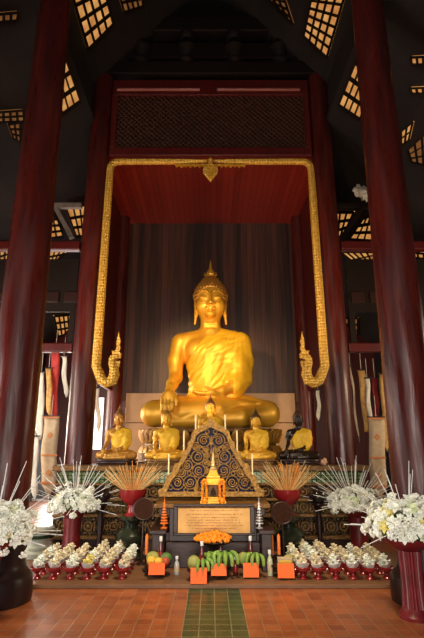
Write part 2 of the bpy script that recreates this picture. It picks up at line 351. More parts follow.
# ------------------------------------------------------------------ signed-distance modelling for the statues
class Field:
    def __init__(self, lo, hi, h):
        self.lo = np.array(lo, 'f'); self.h = h
        self.n = np.ceil((np.array(hi)-np.array(lo))/h).astype(int)+1
        self.d = np.full(tuple(self.n), 0.6, 'f')
    def sub(self, lo, hi):
        a = np.clip(np.floor((np.array(lo)-self.lo)/self.h).astype(int), 0, self.n); b = np.clip(np.ceil((np.array(hi)-self.lo)/self.h).astype(int)+1, 0, self.n)
        sl = tuple(slice(i, j) for i, j in zip(a, b))
        ax = [self.lo[i]+self.h*np.arange(a[i], b[i], dtype='f') for i in range(3)]
        return sl, np.meshgrid(*ax, indexing='ij', sparse=True)
    def mix(self, sl, e, k, cut=False):
        a = self.d[sl]
        if a.size == 0: return
        if cut:
            e = -e; hh = np.maximum(k-np.abs(a-e), 0)/k; self.d[sl] = np.maximum(a, e)+hh*hh*k*0.25
        else:
            hh = np.maximum(k-np.abs(a-e), 0)/k; self.d[sl] = np.minimum(a, e)-hh*hh*k*0.25
    def ell(self, c, r, k=0.05, cut=False, rx=0.0):
        c = np.array(c, 'f'); r = np.array(r, 'f'); m = max(r)+k+0.06
        sl, (x, y, z) = self.sub(c-m, c+m)
        X, Y, Z = x-c[0], y-c[1], z-c[2]
        if rx:
            ca, sa = math.cos(rx), math.sin(rx); Y, Z = Y*ca+Z*sa, -Y*sa+Z*ca
        k0 = np.sqrt((X/r[0])**2+(Y/r[1])**2+(Z/r[2])**2); k1 = np.sqrt((X/r[0]**2)**2+(Y/r[1]**2)**2+(Z/r[2]**2)**2)
        self.mix(sl, (k0*(k0-1)/np.maximum(k1, 1e-6)).astype('f'), k, cut)
    def cap(self, a, b, ra, rb=None, k=0.05, cut=False):
        rb = ra if rb is None else rb
        a = np.array(a, 'f'); b = np.array(b, 'f'); m = max(ra, rb)+k+0.06
        sl, (x, y, z) = self.sub(np.minimum(a, b)-m, np.maximum(a, b)+m)
        d = b-a; L2 = float((d*d).sum())+1e-9
        t = np.clip(((x-a[0])*d[0]+(y-a[1])*d[1]+(z-a[2])*d[2])/L2, 0, 1)
        e = np.sqrt((x-a[0]-t*d[0])**2+(y-a[1]-t*d[1])**2+(z-a[2]-t*d[2])**2)-(ra+(rb-ra)*t)
        self.mix(sl, e.astype('f'), k, cut)
    def chain(self, pts, rs, k=0.05, cut=False):
        for i in range(len(pts)-1): self.cap(pts[i], pts[i+1], rs[i], rs[i+1], k, cut)
    def axes(self): return self.sub(self.lo-1, self.lo+self.h*(self.n+2))[1]
    def mesh(self, name, m):
        g = vdb.FloatGrid(1.0); g.copyFromArray(np.ascontiguousarray(self.d))
        p, q = g.convertToQuads(isovalue=0.0)
        p = p*self.h+self.lo
        me = bpy.data.meshes.new(name); me.from_pydata(p.tolist(), [], q[:, ::-1].tolist()); me.update()
        bm = bmesh.new(); bm.from_mesh(me); bmesh.ops.recalc_face_normals(bm, faces=bm.faces)
        bmesh.ops.smooth_vert(bm, verts=bm.verts, factor=0.4, use_axis_x=True, use_axis_y=True, use_axis_z=True)
        bm.to_mesh(me); bm.free()
        me.polygons.foreach_set('use_smooth', [True]*len(me.polygons)); me.materials.append(m)
        return me

def torso(f):
    f.ell((0, .12, 1.55), (.58, .33, .50), .15)
    f.ell((0, .10, 1.00), (.44, .32, .62), .15)
    f.ell((0, .15, .45), (.62, .42, .34), .15)
    for s in (-1, 1):
        f.cap((s*.10, .12, 2.00), (s*.60, .12, 1.84), .13, .19, .12)
        f.ell((s*.25, -.09, 1.62), (.25, .14, .2), .12)
def left_arm(f, full=True):
    f.chain([(.66, .12, 1.80), (.73, .12, 1.42), (.70, .06, 1.02)], [.20, .165, .150], .06)
    f.chain([(.70, .06, 1.02), (.48, -.26, .84), (.22, -.42, .73)], [.150, .130, .085], .06)

def statue(h):
    # ---- body: one continuous figure
    f = Field((-1.52, -1.05, -.04), (1.52, .66, 3.2), h)
    torso(f); left_arm(f)
    f.chain([(-.66, .12, 1.80), (-.735, .06, 1.42), (-.72, -.06, 1.04)], [.19, .165, .135], .06)
    f.chain([(-.72, -.06, 1.04), (-.76, -.42, .86), (-.78, -.66, .74)], [.135, .115, .085], .05)
    # right hand lies over the shin, fingers pointing to the earth
    f.cap((-.78, -.66, .74), (-.80, -.82, .60), .085, .095, .05)
    f.ell((-.80, -.86, .56), (.135, .06, .12), .05)
    for i, (dx, L) in enumerate(((-.105, .27), (-.04, .33), (.028, .31), (.092, .25))):
        x = -.80+dx
        f.chain([(x, -.885, .54), (x+.004, -.925, .54-L*.45), (x+.004, -.915, .54-L*.78), (x, -.895, .54-L)], [.037, .033, .029, .022], .015)
    f.chain([(-.70, -.80, .62), (-.64, -.87, .50), (-.635, -.895, .40)], [.05, .036, .026], .03)
    # left hand palm up in the lap
    f.chain([(.22, -.42, .73), (.06, -.48, .68)], [.085, .09], .05)
    f.ell((-.02, -.50, .665), (.15, .13, .055), .05)
    for i in range(4):
        y = -.60+i*.058
        f.chain([(-.12, y, .665), (-.24, y+.005, .675), (-.33-.02*(i in (1, 2)), y+.01, .70)], [.034, .03, .022], .012)
    f.chain([(.04, -.58, .70), (-.05, -.62, .75), (-.11, -.60, .77)], [.04, .032, .024], .02)
    # folded legs, right shin uppermost
    f.chain([(-.30, .12, .36), (-.72, -.08, .35), (-1.12, -.28, .29)], [.33, .30, .255], .10)
    f.chain([(.30, .12, .36), (.72, -.08, .35), (1.12, -.28, .29)], [.33, .30, .255], .10)
    f.chain([(-1.12, -.28, .29), (-.55, -.56, .31), (.15, -.58, .33), (.52, -.46, .40)], [.25, .215, .18, .11], .06)
    f.chain([(1.12, -.28, .28), (.60, -.60, .20), (-.05, -.66, .15), (-.7, -.62, .13)], [.25, .185, .15, .12], .04)
    f.ell((.70, -.42, .45), (.25, .13, .07), .05)                      # upturned sole
    for i in range(5): f.cap((.90, -.50+i*.042, .47), (.98, -.50+i*.042, .49), .026, .022, .012)
    f.ell((0, -.30, .48), (.75, .30, .12), .15)                         # cloth across the lap
    # neck and head
    f.cap((0, .12, 1.90), (0, .08, 2.45), .225, .21, .10)
    for z in (2.12, 2.19): f.cap((-.1, -.10, z), (.1, -.10, z), .022, .022, .05, cut=True)
    f.ell((0, .04, 2.80), (.330, .36, .42), .05)
    f.ell((0, -.05, 2.54), (.285, .255, .25), .12)
    f.ell((0, -.225, 2.36), (.09, .07, .06), .07)
    for s in (-1, 1):
        f.ell((s*.18, -.17, 2.56), (.12, .11, .13), .09)                # cheeks
        brow = [(s*.035, -.325, 2.79), (s*.095, -.325, 2.855), (s*.175, -.285, 2.875), (s*.255, -.205, 2.835), (s*.295, -.14, 2.76)]
        f.chain(brow, [.016, .021, .021, .017, .01], .016)
        f.ell((s*.148, -.272, 2.705), (.095, .05, .042), .018)          # heavy lids
        f.chain([(s*.06, -.332, 2.672), (s*.145, -.335, 2.658), (s*.235, -.270, 2.680)], [.014, .018, .011], .008, cut=True)
        f.ell((s*.05, -.345, 2.575), (.046, .042, .034), .03)
        f.ell((s*.04, -.36, 2.540), (.015, .022, .013), .008, cut=True)
        # long ears
        f.chain([(s*.315, .05, 2.93), (s*.338, .06, 2.86), (s*.322, .04, 2.62)], [.038, .045, .034], .03)
        f.chain([(s*.322, .04, 2.62), (s*.315, .01, 2.40), (s*.335, -.01, 2.20)], [.034, .036, .022], .03)
        f.ell((s*.360, .01, 2.74), (.02, .035, .07), .02, cut=True)
    f.chain([(0, -.325, 2.81), (0, -.355, 2.70), (0, -.39, 2.585)], [.023, .027, .040], .03)
    f.chain([(-.115, -.28, 2.478), (-.045, -.332, 2.486), (0, -.332, 2.477), (.045, -.332, 2.486), (.115, -.28, 2.478)], [.012, .024, .021, .024, .012], .02)
    f.chain([(-.085, -.285, 2.428), (0, -.322, 2.414), (.085, -.285, 2.428)], [.015, .032, .015], .02)
    f.chain([(-.13, -.295, 2.462), (0, -.355, 2.450), (.13, -.295, 2.462)], [.010, .014, .010], .006, cut=True)
    body = f.mesh('body', M['gold'])
    # ---- robe: silk over torso and left arm, right shoulder bare
    r = Field((-.80, -.62, .50), (1.02, .60, 2.2), h)
    torso(r); left_arm(r)
    r.chain([(.52, .02, 1.70), (.54, -.02, 1.30), (.50, -.08, .90), (.42, -.1, .66)], [.17, .20, .20, .20], .12)   # cloth hanging between arm and trunk
    x, y, z = r.axes()
    u = z*.80-x*.60; w = x*.80+z*.60
    warp = .04*np.sin(w*5+y*3)+.02*np.sin(w*13+u*4+1.3)+.02*np.sin(x*9-z*5)
    amp = np.clip((.80-x)*3, .35, 1.0)
    fan = np.arctan2(x-.70, 2.45-z)
    fold = .008*np.abs(np.sin(24*(fan+.5*warp)))+.009*np.abs(np.sin(19*(u+warp)))+.005*np.sin(47*(u+warp*1.3)+1.5*np.sin(w*6))
    d = r.d-.014-fold*amp
    line = (z-(1.42+(x+.44)*1.45))*.57                                  # neckline from right armpit up to the neck
    line = np.maximum(np.where(x > .02, z-2.09-.0*x, line), line) if False else np.where(x > -.02, (z-2.03-.35*np.maximum(x, 0))*.57, line)
    d = np.maximum(d, line); d = np.maximum(d, .60-z+0*x+0*y)
    hand = np.minimum(np.minimum(-.33-y, x+.05), .98-z)                # forearm and hand stay bare
    d = np.maximum(d, np.minimum(np.minimum(-.30-y, .46-x)+0*z, .95-z))
    r.d = d.astype('f'); robe = r.mesh('robe', M['robe'])
    # shoulder sash folded over the left shoulder
    # ---- hair cap of small curls
    q = Field((-.46, -.46, 2.25), (.46, .56, 3.55), h*0.8)
    q.ell((0, .06, 2.84), (.360, .39, .375), .05)
    q.ell((0, .10, 3.16), (.19, .19, .155), .10)
    x, y, z = q.axes()
    el = np.arctan2(z-2.86, np.sqrt(x*x+(y-.06)**2)); az = np.arctan2(x, -(y-.06))
    row = np.floor(el*15/PI); bump = np.abs(np.sin(el*15))*np.abs(np.sin(az*15+row*PI/2))
    d = q.d-.034*bump+.012
    cut = (3.03-1.75*(y+.345)-z)*.5
    cut = np.maximum(cut, (2.44-z)*1.0+0*x)
    q.d = np.maximum(d, cut).astype('f'); hair = q.mesh('hair', M['gold_hair'])
    fl = MB()
    fl.lathe([(.0, 3.26), (.10, 3.27), (.115, 3.30), (.08, 3.325), (.10, 3.345), (.105, 3.37), (.065, 3.40), (.07, 3.425), (.045, 3.48), (.030, 3.53), (.020, 3.60), (.010, 3.67), (0, 3.72)], (0, .10, 0), 16, .10, 6)
    for k in range(6):
        a = 2*PI*k/6
        fl.tube([(0.09*math.cos(a), .10+.09*math.sin(a), 3.31), (.135*math.cos(a), .10+.135*math.sin(a), 3.36), (.115*math.cos(a), .10+.115*math.sin(a), 3.43)], [.022, .018, .005], 6)
    flame = fl.mesh('flame_finial', M['gold'], True)
    return body, robe, hair, flame

# ------------------------------------------------------------------ the setting
b = MB(); b.span((-5.2, -3, -.1), (5.2, 16.4, 0)); struct(b.build('floor', M['floor']))
RA0, RAS = 10.27, 1.11
def aisle_z(X): return RA0-RAS*abs(X)
def nave_z(X): return 8.3+(2.6-abs(X))*1.2
b = MB()
for s in (-1, 1):
    for (f0, X0, X1) in ((nave_z, 0.0, 2.6), (aisle_z, 2.3, 5.3)):
        v = [b.bm.verts.new((s*X, Y, f0(X)+o)) for o in (.03, .15) for (X, Y) in ((X0, -3), (X1, -3), (X1, 16.4), (X0, 16.4))]
        for q in ((0, 1, 2, 3), (7, 6, 5, 4), (0, 4, 5, 1), (1, 5, 6, 2), (2, 6, 7, 3), (3, 7, 4, 0)): b.bm.faces.new([v[i] for i in q])
    b.span((s*2.36, -3, 7.76), (s*2.46, 16.4, 8.65))
struct(b.build('ceiling', M['black_planks']))
b = MB(); b.span((-5.3, -3, 0), (-5.2, 3.2, 4.6)); b.span((-5.3, 5.2, 0), (-5.2, 16.4, 4.6)); b.span((-5.3, 3.2, 2.8), (-5.2, 5.2, 4.6)); struct(b.build('wall_left', M['black_planks']))
b = MB(); b.span((5.2, -3, 0), (5.3, 16.4, 4.6)); struct(b.build('wall_right', M['black_planks']))
b = MB()
YR = 15.0
b.span((-3.30, YR, 0), (3.9, YR+.12, 12)); b.span((-3.95, YR, 0), (-3.30, YR+.12, 1.45)); b.span((-3.95, YR, 3.0), (-3.30, YR+.12, 12)); b.span((-4.75, YR, 0), (-3.95, YR+.12, 12)); b.span((-5.2, YR, 2.2), (-4.75, YR+.12, 12)); b.span((4.12, YR, 0), (5.2, YR+.12, 12)); b.span((3.9, YR, 3.6), (4.12, YR+.12, 12))
struct(b.build('wall_rear', M['red_wood']))
b = MB(); b.span((-5.3, -3.1, 0), (-2.2, -3, 12)); b.span((2.2, -3.1, 0), (5.3, -3, 12)); b.span((-2.2, -3.1, 4.2), (2.2, -3, 12)); struct(b.build('wall_front', M['black_planks']))

# the niche behind the great statue
NZ = 7.15
b = MB(); b.span((-2.45, 11.45, 2.55), (2.45, 11.55, NZ)); struct(b.build('wall_back', M['planks']))
b = MB(); b.span((-1.98, 11.36, 1.10), (1.98, 11.44, 2.05)); b.span((-1.98, 11.36, 2.065), (-.75, 11.44, 2.74)); b.span((-.735, 11.36, 2.065), (.75, 11.44, 2.74)); b.span((.765, 11.36, 2.065), (1.98, 11.44, 2.74))
struct(b.build('baseboard_back', M['dado'], bevel=.01))
b = MB(); b.span((-2.4, 8.36, NZ), (2.4, 11.6, NZ+.08)); struct(b.build('ceiling_niche', M['red_planks']))
for s, nm in ((-1, 'left'), (1, 'right')):
    b = MB(); b.span((s*2.24, 8.6, 2.75), (s*2.32, 10.95, NZ)); struct(b.build('wall_niche_'+nm, M['red_wood']))

# the low dais that carries the altar and the offerings
b = MB(); b.span((-2.02, 5.86, 0), (2.02, 6.0, .045)); b.span((-2.6, 6.0, 0), (2.6, 7.62, .045))
o = b.build('low_dais', M['mat'], bevel=.008); tag(o, 'low brown mat-covered dais under the rows of offerings', 'platform', kind='thing')

# ------------------------------------------------------------------ columns
def column(x, y, z0, z1, r0, r1, label, base=True):
    t = thing('temple_column', label, 'column', (x, y, z0), 0, None)
    pr = [(r0+(r1-r0)*i/14, (z1-z0)*i/14) for i in range(15)]
    if base: pr[0] = (r0, .30)
    MB().lathe(pr, n=40).build('shaft', M['lacquer'], t, True)
    if base:
        MB().lathe([(.37, 0), (.375, .05), (.365, .22), (.335, .27), (.30, .30), (.29, .34), (r0+.01, .36), (r0+.006, .62), (r0+.004, .63)], n=40).build('base', M['dark_base'], t, True)
    return t
column(-2.20, 5.42, 0, 9.0, .275, .195, 'massive dark red lacquered column at the far left, behind the near bouquet')
column(2.22, 5.42, 0, 9.0, .275, .195, 'massive dark red lacquered column at the far right, behind the near bouquet')
column(-2.20, 8.32, 1.23, 8.85, .225, .205, 'red lacquered column left of the gold serpent arch, standing on the altar', False)
column(2.20, 8.32, 1.23, 8.85, .225, .205, 'red lacquered column right of the gold serpent arch, standing on the altar', False)
column(-2.21, 11.15, 0, NZ, .175, .165, 'slim dark red rear column at the left edge of the plank wall', False)
column(2.21, 11.15, 0, NZ, .175, .165, 'slim dark red rear column at the right edge of the plank wall', False)

# ------------------------------------------------------------------ lattice frieze above the arch
def zat(py, Y): return P(210, py, Y).z
YL = 8.25
t = thing('lattice_frieze', 'dark red framed panel of diagonal lattice above the gold arch', 'panel', (0, YL, 6.9))
z0, z1, z2, z3 = zat(157, YL)-6.9, zat(149, YL)-6.9, zat(97, YL)-6.9, zat(82, YL)-6.9
XH = 1.98
b = MB(); b.span((-XH, -.06, z0), (XH, .06, z1)); b.span((-XH, -.06, z2), (XH, .06, z3))
for x in (-XH, XH-.11): b.span((x, -.06, z1), (x+.11, .06, z2))
b.build('frame', M['red_wood'], t, bevel=.012)
b = MB(); st = .105; hgt = z2-z1; n0 = int((2*XH+hgt)/st)+2
for i in range(-1, n0):
    for sgn in (1, -1):
        xa = -XH-hgt+i*st; xb = xa+hgt; za, zb = z1, z2
        if sgn < 0: za, zb = zb, za
        A = Vector((xa, 0, za)); B = Vector((xb, 0, zb))
        lo, hi = -XH+.10, XH-.10
        if B.x <= lo or A.x >= hi: continue
        d = B-A
        if A.x < lo: A = A+d*((lo-A.x)/d.x)
        if B.x > hi: B = A+(B-A)*((hi-A.x)/(B.x-A.x))
        b.bar(A+Vector((0, .012*sgn, 0)), B+Vector((0, .012*sgn, 0)), .020, .034, (0, 1, 0))
b.build('lattice', mat('brown_lattice', (0.085, 0.026, 0.014), 0.5), t)
MB().span((-XH+.05, .04, z1), (XH-.05, .055, z2)).build('dark_backing', M['black_planks'], t)  # dark sheet stands in for the unlit space behind the lattice
zr = zat(92.5, YL)-6.9
for (xa, xb) in ((118, 200), (217, 299)):
    X0, X1 = P(xa, 92, YL).x, P(xb, 92, YL).x
    b = MB(); b.box(((X0+X1)/2, -.085, zr), (X1-X0, .05, .055), Matrix.Rotation(-.5, 3, 'X')); b.build('moulding', mat('highlight_pink_red', (0.36, 0.10, 0.075), 0.3), t, bevel=.01)  # pale red puts the top rail's highlights into the colour

# beams of the roof
def beam(name, a, bb, w, h, label, m='dark_wood'):
    a = Vector(a); bb = Vector(bb); t = (a+bb)/2
    o = MB().bar(a-t, bb-t, w, h).build(name, M[m], None, bevel=.02, loc=t)
    return tag(o, label, 'beam', kind='thing')
beam('cross_beam', (-2.45, 8.32, 9.02), (2.45, 8.32, 9.02), .34, .30, 'heavy dark cross beam resting on the columns beside the arch')
beam('cross_beam', (-2.3, 8.32, 10.15), (2.3, 8.32, 10.15), .30, .34, 'upper dark cross beam near the top of the photo')
t = thing('beam_struts', 'row of carved dark struts between the two cross beams', 'struts', (0, 8.32, 9.17))
for x in (-1.45, -.5, .5, 1.45):
    MB().lathe([(.16, 0), (.2, .1), (.12, .2), (.22, .45), (.13, .66), (.19, .74), (.19, .81)], (x, 0, 0), 12).build('strut', M['dark_wood'], t, True)
MB().span((-1.9, -.05, .2), (1.9, .05, .58)).build('rail', M['dark_wood'], t, bevel=.02)
for s, nm in ((-1, 'left'), (1, 'right')):
    beam('roof_plate', (s*2.2, -2.8, 9.08), (s*2.2, 8.14, 9.08), .24, .16, f'long dark roof timber running overhead along the {nm} columns')
    beam('tie_beam', (s*2.43, 8.32, 5.13), (s*5.19, 8.32, 5.13), .16, .17, f'red aisle tie beam high up beside the {nm} inner column', 'red_wood')
    beam('tie_beam', (s*2.43, 8.32, 3.20), (s*5.19, 8.32, 3.20), .14, .16, f'lower red aisle tie beam beside the {nm} inner column', 'red_wood')
# aisle screens: dark boards with raised panels between the tie beams
for s, nm in ((-1, 'left'), (1, 'right')):
    t = thing('panelled_screen', f'dark board screen with small raised panels high in the {nm} aisle', 'screen', (s*3.8, 8.36, 3.29))
    b = MB().span((-1.3, -.02, .58), (1.36, .02, 1.60)); b.span((-1.3, -.03, 0), (-1.2, .03, .58)); b.span((1.26, -.03, 0), (1.36, .03, .58)); b.build('board', M['dark_wood'], t)
    for k in range(8):
        MB().box((-1.12+k*.34, -.035, .85), (.24, .03, .20)).build('raised_panel', M['stand_wood'], t, bevel=.01)
# grey brace
t = thing('roof_brace', 'pale lit grey wooden bracket beside the left inner column', 'bracket', P(66, 206, 8.75))
base = t.location.copy()
MB().bar(P(53, 206, 8.75)-base, P(82, 206, 8.75)-base, .10, .11).build('rail', M['grey_wood'], t, bevel=.012)
MB().bar(P(56, 208, 8.75)-base, P(72, 238, 8.75)-base, .09, .12, (0, 1, 0)).build('diagonal', M['grey_wood'], t, bevel=.012)
t = thing('roof_brace', 'dark diagonal bracket beside the right inner column', 'bracket', P(350, 210, 8.75))
base = t.location.copy()
MB().bar(P(334, 206, 8.75)-base, P(374, 206, 8.75)-base, .10, .11).build('rail', M['dark_wood'], t, bevel=.012)
MB().bar(P(364, 206, 8.75)-base, P(338, 243, 8.75)-base, .09, .16, (0, 1, 0)).build('diagonal', M['dark_wood'], t, bevel=.012)
# pale carving poking out behind the right column
o = MB()
o.ball((0, 0, 0), (.13, .09, .10), jitter=.25); o.ball((.09, 0, -.06), (.10, .08, .11), jitter=.3); o.ball((-.10, -.02, .03), (.06, .05, .05), jitter=.3); o.ball((-.05, 0, .10), (.04, .04, .06), jitter=.3)
o.cyl((.1, 0, -.02), (.12, .3, .05), .03, .03, 8)
o = o.build('beast_carving', M['lamp'], None, True, loc=P(361, 192, 8.1)); tag(o, 'small whitish carving jutting out behind the right near column', 'carving', kind='thing')

# battens over roof tiles; light on the tiles put in as emission
def on_roof(px, py, fn):
    d = ray(px, py); lo, hi = 1.0, 40.0
    for _ in range(50):
        m_ = (lo+hi)/2; p = Vector((0, 0, CZ))+d*m_
        if p.z > fn(p.x)-.04: hi = m_
        else: lo = m_
    return Vector((0, 0, CZ))+d*lo
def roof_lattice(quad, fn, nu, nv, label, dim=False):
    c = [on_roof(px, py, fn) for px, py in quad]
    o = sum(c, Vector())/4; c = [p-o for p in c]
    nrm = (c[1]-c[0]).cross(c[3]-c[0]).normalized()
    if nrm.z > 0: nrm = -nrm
    t = thing('roof_lattice', label, 'lattice', o, 0, 'roof lattices over self-lit tiles')
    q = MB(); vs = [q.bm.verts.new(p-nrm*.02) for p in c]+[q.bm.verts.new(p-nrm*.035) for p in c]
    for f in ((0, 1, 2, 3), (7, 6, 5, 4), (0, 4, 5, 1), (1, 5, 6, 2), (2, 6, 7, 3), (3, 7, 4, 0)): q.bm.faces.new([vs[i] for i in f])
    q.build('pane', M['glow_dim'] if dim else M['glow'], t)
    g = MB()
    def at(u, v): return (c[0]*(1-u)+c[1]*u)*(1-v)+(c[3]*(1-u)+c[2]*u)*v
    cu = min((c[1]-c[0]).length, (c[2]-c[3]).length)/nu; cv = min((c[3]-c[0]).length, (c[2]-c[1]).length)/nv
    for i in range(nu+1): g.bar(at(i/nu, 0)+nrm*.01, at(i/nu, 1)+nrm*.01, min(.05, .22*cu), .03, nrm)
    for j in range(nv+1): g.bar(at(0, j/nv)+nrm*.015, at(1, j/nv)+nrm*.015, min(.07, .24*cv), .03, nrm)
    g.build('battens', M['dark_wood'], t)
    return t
N, A = nave_z, aisle_z
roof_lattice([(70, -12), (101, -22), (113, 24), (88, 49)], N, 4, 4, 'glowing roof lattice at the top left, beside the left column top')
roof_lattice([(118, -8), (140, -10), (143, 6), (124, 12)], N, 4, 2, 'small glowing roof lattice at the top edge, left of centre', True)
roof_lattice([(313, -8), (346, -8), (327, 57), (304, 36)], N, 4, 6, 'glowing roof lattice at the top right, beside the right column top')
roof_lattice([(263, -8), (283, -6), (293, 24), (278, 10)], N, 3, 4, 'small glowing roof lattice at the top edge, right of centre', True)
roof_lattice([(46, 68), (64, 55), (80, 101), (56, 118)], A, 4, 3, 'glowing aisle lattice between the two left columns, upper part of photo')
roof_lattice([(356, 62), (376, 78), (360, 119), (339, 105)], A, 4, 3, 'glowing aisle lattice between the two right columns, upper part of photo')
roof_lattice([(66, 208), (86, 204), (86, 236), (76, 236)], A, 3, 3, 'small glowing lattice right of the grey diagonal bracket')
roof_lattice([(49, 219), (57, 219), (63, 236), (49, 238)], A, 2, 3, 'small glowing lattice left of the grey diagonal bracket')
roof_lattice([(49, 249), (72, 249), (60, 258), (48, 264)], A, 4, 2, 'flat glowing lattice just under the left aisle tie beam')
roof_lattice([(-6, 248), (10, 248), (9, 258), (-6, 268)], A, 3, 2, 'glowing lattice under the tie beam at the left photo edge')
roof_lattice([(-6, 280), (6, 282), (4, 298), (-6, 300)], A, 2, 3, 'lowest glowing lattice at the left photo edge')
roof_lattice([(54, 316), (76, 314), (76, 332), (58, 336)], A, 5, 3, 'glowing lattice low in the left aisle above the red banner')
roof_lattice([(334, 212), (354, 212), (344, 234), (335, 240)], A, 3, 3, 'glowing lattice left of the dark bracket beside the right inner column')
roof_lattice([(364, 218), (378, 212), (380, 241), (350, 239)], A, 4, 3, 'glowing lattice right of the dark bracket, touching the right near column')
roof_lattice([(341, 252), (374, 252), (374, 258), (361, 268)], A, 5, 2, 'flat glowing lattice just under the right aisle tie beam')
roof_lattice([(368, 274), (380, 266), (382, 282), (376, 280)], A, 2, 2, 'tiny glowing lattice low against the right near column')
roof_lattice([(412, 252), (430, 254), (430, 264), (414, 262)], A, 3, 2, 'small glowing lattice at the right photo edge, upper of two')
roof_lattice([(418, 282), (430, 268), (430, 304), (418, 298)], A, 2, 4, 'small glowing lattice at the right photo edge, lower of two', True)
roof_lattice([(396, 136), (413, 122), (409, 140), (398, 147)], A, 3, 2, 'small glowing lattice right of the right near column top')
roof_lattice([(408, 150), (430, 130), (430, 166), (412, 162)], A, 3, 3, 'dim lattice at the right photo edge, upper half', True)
roof_lattice([(411, 57), (430, 56), (430, 64), (412, 64)], A, 3, 1, 'bright strip of self-lit tiles at the top right photo edge, upper of two')
roof_lattice([(410, 88), (430, 87), (430, 93), (412, 93)], A, 3, 1, 'bright strip of self-lit tiles at the top right photo edge, lower of two')
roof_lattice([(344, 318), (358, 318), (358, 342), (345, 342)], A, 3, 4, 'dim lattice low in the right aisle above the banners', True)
roof_lattice([(-4, 14), (18, 12), (17, 20), (-4, 22)], A, 3, 1, 'dim grey strip of self-lit tiles at the top left photo edge', True)
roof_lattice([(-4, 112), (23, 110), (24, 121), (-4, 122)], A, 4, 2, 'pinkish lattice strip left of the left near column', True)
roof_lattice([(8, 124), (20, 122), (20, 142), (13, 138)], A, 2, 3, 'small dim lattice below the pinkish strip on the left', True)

# ------------------------------------------------------------------ gold serpent arch
YN = 7.98
t = thing('serpent_arch', 'gilded twin serpent arch framing the seated statue', 'arch', (0, YN, 2.3)); org = Vector((0, YN, 2.3))
def nl(px, py, s):
    p = P(px, py, YN)-org; p.x = -abs(p.x) if s < 0 else abs(p.x); return p
ztop = zat(161.5, YN)-2.3; XN = abs(P(98.5, 340, YN).x)
for s in (-1, 1):
    pts = [(s*.06, 0, ztop+.01), (s*.5, 0, ztop), (s*(XN-.30), 0, ztop)]
    for k in range(1, 7):
        a = k/6*PI/2; pts.append((s*(XN-.18+.16*math.sin(a)), 0, ztop-.16+.16*math.cos(a)))
    zc = nl(98.5, 366, s).z
    for k in range(1, 14): pts.append((s*(XN-.02+.03*k/13), 0, ztop-.16+(zc-ztop+.16)*k/13))
    rad = [.03, .055, .06]+[.065]*6+[.068+.012*k/13 for k in range(13)]
    nsmall = len(pts)
    for (px, py, r) in ((99.3, 374, .083), (102, 380, .088), (107, 383, .092), (112, 380.5, .095), (114.5, 374.5, .09), (114, 368, .075), (112, 363, .065), (112, 359, .06), (115, 356.5, .055), (119, 356.5, .035), (121, 357.5, .018)):
        p = nl(px, py, s); pts.append(tuple(p)); rad.append(r)
    MB().tube(pts, rad, 14).build('serpent_body', M['naga'], t, True)
    crest = [nl(a_, c_, s) for a_, c_ in ((112, 361), (110.3, 356), (112.8, 354.5), (111.8, 350.5), (115, 351), (117, 348), (116.6, 343.5), (117.6, 338), (119.2, 331.5), (119.9, 337.5), (121, 341), (119.8, 345), (121, 348), (119.4, 351.5), (122, 354.5), (118, 358), (114, 359.5))]
    MB().prism([(p.x, p.z) for p in crest], -.03, .03).build('crest', M['naga'], t, bevel=.008)
    jaw = [nl(a_, c_, s) for a_, c_ in ((114, 360), (117, 361), (120.5, 361), (119.6, 366), (117.8, 369), (117, 364.5), (114.5, 363))]
    MB().prism([(p.x, p.z) for p in jaw], -.025, .025).build('jaw', M['naga'], t, bevel=.008)
    b = MB()
    for k in range(7):
        x0 = .06+k*.085
        b.prism([(s*x0, ztop-.07), (s*(x0+.10), ztop-.07), (s*(x0+.07), ztop-.11-.015*(k % 2))], -.03, .03)
    b.build('tail_fringe', M['gold'], t)
MB().prism([(x, z) for x, z in [(0, ztop+.09), (.05, ztop+.02), (.035, ztop-.06), (.10, ztop-.10), (.145, ztop-.19), (.13, ztop-.28), (.07, ztop-.36), (0, ztop-.46), (-.07, ztop-.36), (-.13, ztop-.28), (-.145, ztop-.19), (-.10, ztop-.10), (-.035, ztop-.06), (-.05, ztop+.02)]], -.06, .0).build('leaf_pendant', M['naga'], t, bevel=.025)
b = MB()
for k in range(5): b.torus((0, -.06, ztop-.16-.05*k), .07-.011*k, .012, Matrix.Rotation(PI/2, 3, 'X'), 14, 6)
b.build('pendant_relief', M['gold'], t, True)

# ------------------------------------------------------------------ great seated statue
YB, ZB = 9.98, 1.86
meshes = statue(0.015)
t = thing('seated_buddha_statue', 'large golden seated Buddha statue in the centre under the arch', 'statue', (0, YB, ZB))
ob = link('body', meshes[0], t)
o = link('robe', meshes[1], t); o['label'] = 'bright yellow silk robe draped over one shoulder'
hr = link('hair', meshes[2], t); link('flame_finial', meshes[3], hr)

# lotus throne
t = thing('lotus_throne', 'gilded lotus petal throne under the large statue', 'pedestal', (0, YB, 1.24))
def superell(a, rx, ry): return (rx*math.copysign(abs(math.cos(a))**.7, math.cos(a)), ry*math.copysign(abs(math.sin(a))**.7, math.sin(a)))
def slab(rx, ry, z0, z1, n=48, f=1.0):
    b_ = MB(); A_ = [b_.bm.verts.new((*superell(2*PI*k/n, rx, ry), z0)) for k in range(n)]; B_ = [b_.bm.verts.new((*superell(2*PI*k/n, rx*f, ry*f), z1)) for k in range(n)]
    b_.bm.faces.new(A_[::-1]); b_.bm.faces.new(B_)
    for k in range(n): b_.bm.faces.new((A_[k], A_[(k+1) % n], B_[(k+1) % n], B_[k]))
    return b_
slab(1.50, .98, 0, .16).build('plinth', M['carved_gold'], t)
slab(1.30, .84, .16, .46).build('drum', M['carved_gold'], t)
slab(1.38, .90, .53, .61).build('seat_slab', M['carved_gold'], t, bevel=.02)
